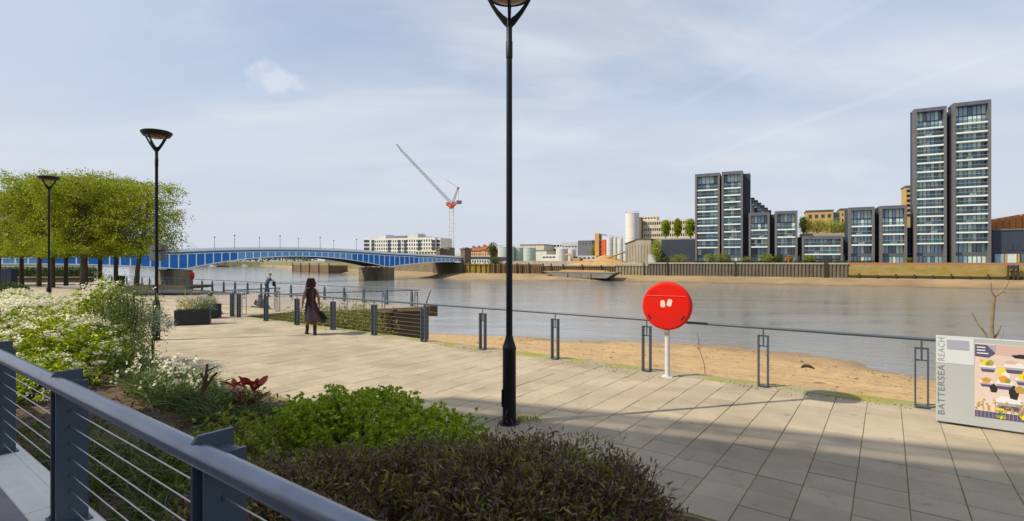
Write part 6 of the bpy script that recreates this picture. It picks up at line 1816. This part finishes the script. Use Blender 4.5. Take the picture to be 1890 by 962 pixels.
# far skyline either side of the crane
for i, (a, b_, yt, lab) in enumerate(((838, 858, 468, 'low distant roofs right of the crane mast'), (600, 640, 470, 'distant low rooftops behind the bridge centre'), (640, 671, 464, 'distant grey rooftops left of the white apartments'))):
    building('distant_roofs', lab, 'building', a, b_, yt, 150 + 30 * i, 20, M_greyb if i else M_cream)
gull = thing('gull', 'tiny white gull flying in the open sky above the yard', 'bird', P(1069, 231, 120))
c = Vector(gull.location)
gb = MB(); gb.add([c + Vector(p) for p in ((-.1, 0, 0), (.1, 0, 0), (0, .25, .02), (0, -.2, .03), (-.55, .02, .16), (-.28, .1, .08), (.55, .02, .14), (.28, .1, .07))], [(0, 3, 1, 2), (0, 5, 4), (0, 2, 5), (1, 6, 7), (1, 7, 2)]); gb.build('body', M_wren, gull)

# ------------------------------------------------------------------ people
M_skin = mat('brown_skin', (0.30, 0.13, 0.065), .55, col2=(.26, .11, .055), vscale=9)
M_skin2 = mat('light_skin', (0.45, 0.26, 0.17), .55)
M_hair = mat('dark_curly_hair', (0.028, 0.012, 0.010), .7, col2=(.05, .018, .012), vscale=30, bump=.8, bscale=60)
M_dress = mat('navy_dress', (0.013, 0.011, 0.018), .85, col2=(.024, .018, .024), vscale=9)
M_rust = mat('rust_dress_panel', (0.13, 0.036, 0.020), .8, col2=(.06, .025, .02), vscale=9)
M_boot = mat('black_boot', (0.014, 0.015, 0.016), .5)
M_denim = mat('dark_denim', (0.03, 0.045, 0.09), .8, col2=(.02, .03, .06), vscale=12)
M_shirt = mat('blue_shirt', (0.035, 0.075, 0.18), .8, col2=(.025, .06, .14), vscale=8)
M_grey = mat('grey_top', (0.085, 0.09, 0.10), .9, col2=(.06, .065, .075), vscale=8)
M_light = mat('pale_top', (0.52, 0.56, 0.58), .85, col2=(.45, .5, .52), vscale=8)
M_trs = mat('black_trousers', (0.015, 0.015, 0.018), .85)
def skin(name, J, E, m, parent, root, levels=2):
    names = list(J); me = bpy.data.meshes.new(name)
    idx = {n: i for i, n in enumerate(names)}
    me.from_pydata([J[n][0] for n in names], [(idx[a], idx[b]) for a, b in E], [])
    o = bpy.data.objects.new(name, me); COL.objects.link(o); o.parent = parent
    o.modifiers.new('skin', 'SKIN')
    sv = me.skin_vertices[0].data
    for n in names:
        r = J[n][1]; r = r if isinstance(r, tuple) else (r, r)
        sv[idx[n]].radius = r; sv[idx[n]].use_root = (n == root)
    s = o.modifiers.new('sub', 'SUBSURF'); s.levels = levels; s.render_levels = levels
    me.materials.append(m)
    # bake to a plain mesh so that no operator or modifier is needed later
    bpy.context.view_layer.update()
    dg = bpy.context.evaluated_depsgraph_get()
    nm = bpy.data.meshes.new_from_object(o.evaluated_get(dg))
    o.modifiers.clear(); o.data = nm
    nm.materials.clear(); nm.materials.append(m)
    nm.polygons.foreach_set('use_smooth', [True] * len(nm.polygons))
    return o
def hand(J, E, side, wrist, d, curl):
    """palm and five separate fingers continuing direction d from the wrist"""
    d = Vector(d).normalized(); w = Vector(J[wrist][0]); f = Vector((0, 1, 0)) - d * d.y; f.normalize(); n_ = d.cross(f)
    p = side + 'palm'; J[p] = (tuple(w + d * .055), (.032, .018)); E.append((wrist, p))
    for k in range(4):
        l = (.07, .08, .075, .06)[k]; off = f * (.030 - .02 * k)
        a, b, c = side + 'f%da' % k, side + 'f%db' % k, side + 'f%dc' % k
        J[a] = (tuple(w + d * .10 + off), .0095); J[b] = (tuple(w + d * (.10 + l * .5) + off + n_ * curl * .4), .0088); J[c] = (tuple(w + d * (.10 + l * .85) + off + n_ * curl), .0075)
        E += [(p, a), (a, b), (b, c)]
    a, b = side + 'ta', side + 'tb'
    J[a] = (tuple(w + d * .05 + f * .045), .011); J[b] = (tuple(w + d * .085 + f * .062 + n_ * curl * .3), .009); E += [(p, a), (a, b)]
def face(parent, c, r, m, fwd=Vector((0, 1, 0))):
    e1 = Vector((1, 0, 0)); c = Vector(c)
    for sx in (-1, 1):
        MB().lathe([(0, -.011), (.009, -.005), (.011, 0), (.009, .005), (0, .011)], c + fwd * (r * .9) + e1 * sx * .03 + Vector((0, 0, .01)), 8).build('eye', M_trs, parent, local=True)
        MB().lathe([(0, -.03), (.012, -.02), (.016, 0), (.012, .025), (0, .03)], c + e1 * sx * (r * .84) + Vector((0, 0, -.01)), 8).build('ear', m, parent, local=True)
    MB().tube([c + fwd * (r * .9) + Vector((0, 0, .005)), c + fwd * (r * 1.12) + Vector((0, 0, -.03)), c + fwd * (r * .92) + Vector((0, 0, -.038))], [.007, .014, .009], 7).build('nose', m, parent, local=True)
    MB().box(c + fwd * (r * .92) + Vector((0, 0, -.062)), (.045, .012, .012)).build('mouth', mat('lips', (.3, .09, .07), .5), parent, local=True, bevel=.004)
def loft(name, rings, m, parent, n=28, fold=0.0, nf=9, mats=None, pick=None):
    V, Q, MI = [], [], []
    for i, (z, cx, cy, rx, ry) in enumerate(rings):
        f = i / (len(rings) - 1)
        for k in range(n):
            a = 2 * math.pi * k / n; w = 1 + fold * f * f * math.sin(a * nf + i * .35)
            V.append((cx + rx * w * math.cos(a), cy + ry * w * math.sin(a), z))
    for i in range(len(rings) - 1):
        for k in range(n):
            Q.append((i * n + k, i * n + (k + 1) % n, (i + 1) * n + (k + 1) % n, (i + 1) * n + k)); MI.append(pick(i, k, n) if pick else 0)
    me = fast_mesh(name, V, Q, MI, True)
    for x in (mats or [m]):
        me.materials.append(x)
    return link(name, me, [], parent)

# woman in a long dress walking away
wp = G(574, 617.5)
rzw = math.atan2(.25, .97) + rad(14)
wo = thing('person', 'person with dark curly hair in a dark sleeveless dress walking along the railing', 'person', wp, rzw)
J = {'pel': ((0, 0, .93), .125), 'wai': ((0, 0, 1.08), .105), 'che': ((0, .01, 1.28), (.125, .105)), 'nk0': ((0, 0, 1.42), .06), 'nk1': ((0, .01, 1.48), .05), 'hd0': ((0, .03, 1.55), .085), 'hd1': ((0, .025, 1.63), .09), 'hd2': ((0, .02, 1.68), .05)}
E = [('pel', 'wai'), ('wai', 'che'), ('che', 'nk0'), ('nk0', 'nk1'), ('nk1', 'hd0'), ('hd0', 'hd1'), ('hd1', 'hd2')]
for s, n_, ya, yw in ((-1, 'l', -.02, .02), (1, 'r', .0, .06)):
    J[n_ + 'sh'] = ((s * .155, 0, 1.37), .055); J[n_ + 'el'] = ((s * .225, ya - .02, 1.12), .042); J[n_ + 'wr'] = ((s * .25, yw, .90), .026)
    E += [('che', n_ + 'sh'), (n_ + 'sh', n_ + 'el'), (n_ + 'el', n_ + 'wr')]
    hand(J, E, n_, n_ + 'wr', (s * .05, .1, -1), .02 * s)
    fy = .17 if s < 0 else -.19
    J[n_ + 'hi'] = ((s * .09, 0, .86), .09); J[n_ + 'kn'] = ((s * .09, fy * .55 + .06, .48), .06); J[n_ + 'ca'] = ((s * .09, fy * .8 - .01, .32), .055); J[n_ + 'an'] = ((s * .09, fy, .10), .036); J[n_ + 'to'] = ((s * .10, fy + .14, .04), .03)
    E += [('pel', n_ + 'hi'), (n_ + 'hi', n_ + 'kn'), (n_ + 'kn', n_ + 'ca'), (n_ + 'ca', n_ + 'an'), (n_ + 'an', n_ + 'to')]
    loft('boot', [(.30, s * .09, fy * .85, .055, .06), (.2, s * .09, fy * .92, .052, .056), (.12, s * .09, fy, .05, .06), (.075, s * .095, fy + .05, .05, .12), (.03, s * .095, fy + .055, .052, .135), (0.0, s * .095, fy + .055, .054, .138)], M_boot, wo, 16)
    MB().box((s * .095, fy + .05, .012), (.1, .27, .022)).build('boot_sole', M_dark, wo, local=True)
skin('body', J, E, M_skin, wo, 'pel')
face(wo, (0, .03, 1.575), .085, M_skin)
def pick(i, k, n):
    a = 2 * math.pi * (k + .5) / n
    return 1 if -.24 < (a - 1.60 * math.pi) < .20 else 0
loft('dress', [(1.44, 0, .0, .10, .075), (1.40, 0, 0, .165, .10), (1.30, 0, .01, .165, .125), (1.18, 0, .0, .145, .11), (1.08, 0, 0, .135, .105), (.98, 0, 0, .155, .125), (.88, .01, -.005, .185, .15), (.74, .03, -.02, .215, .185), (.60, .06, -.05, .25, .23), (.48, .10, -.08, .285, .265), (.40, .125, -.10, .30, .28)], M_dress, wo, 40, .07, 9, [M_dress, M_rust], pick)
MB().tube([(.20, -.1, .75), (.33, -.18, .60), (.44, -.24, .47)], [.03, .07, .02], 8).build('dress_hem', M_dress, wo, smooth=True, local=True)
# hair: many overlapping curl lumps around the head, down to the shoulders
hm = MB(); rr = random.Random(3)
for k in range(150):
    a = rr.uniform(0, 6.283); z = rr.uniform(-.13, .125); w = math.sqrt(max(.05, 1 - (z / .16) ** 2)) if z > 0 else 1.0
    r0_ = .10 * w + (.015 if z < 0 else 0)
    if 0.5 < a < 2.64 and z < .05:          # leave the face free
        continue
    c = Vector((math.cos(a) * r0_, .01 + math.sin(a) * r0_ * .95, 1.605 + z)); q_ = rr.uniform(.028, .045)
    hm.lathe([(0, -q_), (q_ * .75, -q_ * .6), (q_, 0), (q_ * .75, q_ * .6), (0, q_)], c, 7)
hm.build('hair', M_hair, wo, smooth=True, local=True)
# man in blue leaning at the far railing
mp_ = U(u_at(492, 20.6), 20.6, ZP)
mn = thing('person', 'person in a blue shirt leaning at the far platform railing', 'person', mp_, rad(-48))
J = {'pel': ((0, 0, .95), .14), 'wai': ((0, .05, 1.10), .13), 'che': ((0, .15, 1.34), (.15, .12)), 'nk0': ((0, .20, 1.48), .06), 'nk1': ((0, .23, 1.54), .055), 'hd0': ((0, .28, 1.61), .085), 'hd1': ((0, .28, 1.70), .09), 'hd2': ((0, .27, 1.75), .05)}
E = [('pel', 'wai'), ('wai', 'che'), ('che', 'nk0'), ('nk0', 'nk1'), ('nk1', 'hd0'), ('hd0', 'hd1'), ('hd1', 'hd2')]
for s, n_ in ((-1, 'l'), (1, 'r')):
    J[n_ + 'sh'] = ((s * .19, .16, 1.42), .06); J[n_ + 'el'] = ((s * .23, .32, 1.20), .046); J[n_ + 'wr'] = ((s * .12, .50, 1.15), .03)
    E += [('che', n_ + 'sh'), (n_ + 'sh', n_ + 'el'), (n_ + 'el', n_ + 'wr')]
    hand(J, E, n_, n_ + 'wr', (-s * .5, .8, -.1), .025 * s)
    J[n_ + 'hi'] = ((s * .10, 0, .9), .09); J[n_ + 'kn'] = ((s * .11, .06 * s + .03, .5), .065); J[n_ + 'an'] = ((s * .11, -.02 + .1 * s, .10), .042); J[n_ + 'to'] = ((s * .13, .14 + .1 * s, .04), .034)
    E += [('pel', n_ + 'hi'), (n_ + 'hi', n_ + 'kn'), (n_ + 'kn', n_ + 'an'), (n_ + 'an', n_ + 'to')]
    loft('trouser_leg', [(.98, s * .08, 0, .12, .13), (.75, s * .11, .02, .10, .10), (.5, s * .115, .06 * s + .03, .085, .085), (.25, s * .115, .02 + .07 * s, .07, .075), (.07, s * .115, -.01 + .1 * s, .062, .075)], M_denim, mn, 16)
    loft('shoe', [(.10, s * .115, -.01 + .1 * s, .05, .06), (.06, s * .12, .05 + .1 * s, .05, .13), (0, s * .12, .05 + .1 * s, .052, .14)], M_boot, mn, 14)
    MB().tube([J[n_ + 'sh'][0], Vector(J[n_ + 'sh'][0]).lerp(Vector(J[n_ + 'el'][0]), .75)], [.078, .066], 10).build('sleeve', M_shirt, mn, smooth=True, local=True)
skin('body', J, E, M_skin2, mn, 'pel')
face(mn, (0, .28, 1.645), .087, M_skin2)
loft('shirt', [(1.50, 0, .19, .085, .075), (1.45, 0, .18, .19, .12), (1.34, 0, .15, .20, .145), (1.2, 0, .09, .185, .145), (1.05, 0, .03, .18, .15), (.92, 0, .0, .185, .16)], M_shirt, mn, 24)
hm = MB()
for k in range(70):
    a = rr.uniform(0, 6.283); z = rr.uniform(-.02, .10)
    if .4 < a < 2.74 and z < .055: continue
    w = math.sqrt(max(.05, 1 - (z / .115) ** 2)); c = Vector((math.cos(a) * .088 * w, .275 + math.sin(a) * .088 * w, 1.67 + z)); q_ = .022
    hm.lathe([(0, -q_), (q_, 0), (0, q_)], c, 6)
hm.build('hair', M_hair, mn, smooth=True, local=True)
bag = thing('shoulder_bag', 'dark bag held in the arms of the person at the far railing', 'bag', mp_, rad(-48))
b = MB(); b.hexa([(-.13, .44, .78), (.13, .44, .78), (.12, .60, .80), (-.12, .60, .80), (-.15, .45, 1.13), (.15, .45, 1.13), (.14, .62, 1.13), (-.14, .62, 1.13)]); b.build('pouch', M_trs, bag, local=True, bevel=.03)
MB().tube([(-.14, .5, 1.12), (-.05, .5, 1.3), (.05, .5, 1.3), (.14, .5, 1.12)], .012, 6).build('strap', M_trs, bag, local=True, smooth=True)

def seated(label, loc, rz, m_top, m_leg, hood, skin_m, hair=True):
    t = thing('person', label, 'person', loc, rz)
    J = {'pel': ((0, 0, .13), .14), 'wai': ((0, .0, .28), .13), 'che': ((0, .06, .52), (.15, .12)), 'nk0': ((0, .10, .65), .06), 'nk1': ((0, .12, .70), .055), 'hd0': ((0, .16, .77), .085), 'hd1': ((0, .16, .85), .09), 'hd2': ((0, .15, .90), .05)}
    E = [('pel', 'wai'), ('wai', 'che'), ('che', 'nk0'), ('nk0', 'nk1'), ('nk1', 'hd0'), ('hd0', 'hd1'), ('hd1', 'hd2')]
    for s, n_ in ((-1, 'l'), (1, 'r')):
        J[n_ + 'sh'] = ((s * .18, .06, .60), .06); J[n_ + 'el'] = ((s * .26, .2, .40), .046); J[n_ + 'wr'] = ((s * .14, .38, .34), .03)
        E += [('che', n_ + 'sh'), (n_ + 'sh', n_ + 'el'), (n_ + 'el', n_ + 'wr')]
        hand(J, E, n_, n_ + 'wr', (-s * .4, .8, -.2), .03 * s)
        J[n_ + 'hi'] = ((s * .10, .05, .12), .09); J[n_ + 'kn'] = ((s * .40, .34, .20), .062); J[n_ + 'an'] = ((-s * .05, .46 + .06 * s, .07), .042); J[n_ + 'to'] = ((-s * .24, .50 + .06 * s, .05), .036)
        E += [('pel', n_ + 'hi'), (n_ + 'hi', n_ + 'kn'), (n_ + 'kn', n_ + 'an'), (n_ + 'an', n_ + 'to')]
        MB().tube([(s * .09, .03, .135), (s * .40, .34, .2), (-s * .05, .46 + .06 * s, .075)], [.125, .085, .062], 12).build('trouser_leg', m_leg, t, smooth=True, local=True)
        MB().tube([J[n_ + 'sh'][0], J[n_ + 'el'][0], Vector(J[n_ + 'el'][0]).lerp(Vector(J[n_ + 'wr'][0]), .8)], [.085, .07, .055], 10).build('sleeve', m_top, t, smooth=True, local=True)
    skin('body', J, E, skin_m, t, 'pel')
    face(t, (0, .16, .80), .087, skin_m)
    loft('top', [(.69, 0, .10, .08, .075), (.63, 0, .08, .19, .125), (.5, 0, .055, .205, .15), (.35, 0, .02, .20, .16), (.2, 0, -.01, .21, .18), (.06, 0, -.01, .22, .19)], m_top, t, 24)
    if hood:
        MB().lathe([(0.115, -.10), (.125, 0), (.11, .08), (.06, .125), (0, .135)], (0, .125, .80), 16).build('hood', m_top, t, smooth=True, local=True)
    else:
        hm = MB()
        for k in range(90):
            a = rr.uniform(0, 6.283); z = rr.uniform(-.05, .10)
            if .4 < a < 2.74 and z < .055: continue
            w = math.sqrt(max(.05, 1 - (z / .12) ** 2)); c = Vector((math.cos(a) * .095 * w, .155 + math.sin(a) * .095 * w, .82 + z)); q_ = .03
            hm.lathe([(0, -q_), (q_, 0), (0, q_)], c, 6)
        hm.build('hair', M_hair, t, smooth=True, local=True)
    return t
seated('person in a grey hooded top and black trousers sitting on the platform ground', G(481, 574.5, ZP), rad(30), M_grey, M_trs, True, M_skin2)
bk = thing('rucksack', 'black bag lying on the ground beside the seated hooded person', 'bag', G(498, 577.5, ZP) )
c = Vector(bk.location); MB().lathe([(0, 0), (.16, .01), (.22, .10), (.17, .19), (0, .23)], c, 14).build('body', M_trs, bk, smooth=True); MB().tube([c + Vector((-.1, 0, .18)), c + Vector((0, -.02, .27)), c + Vector((.12, 0, .17))], .02, 6).build('strap', M_dark, bk, smooth=True)
seated('person with dark hair in a pale top sitting behind the planters', G(381, 580.0, 0), rad(-70), M_light, M_trs, False, M_skin)
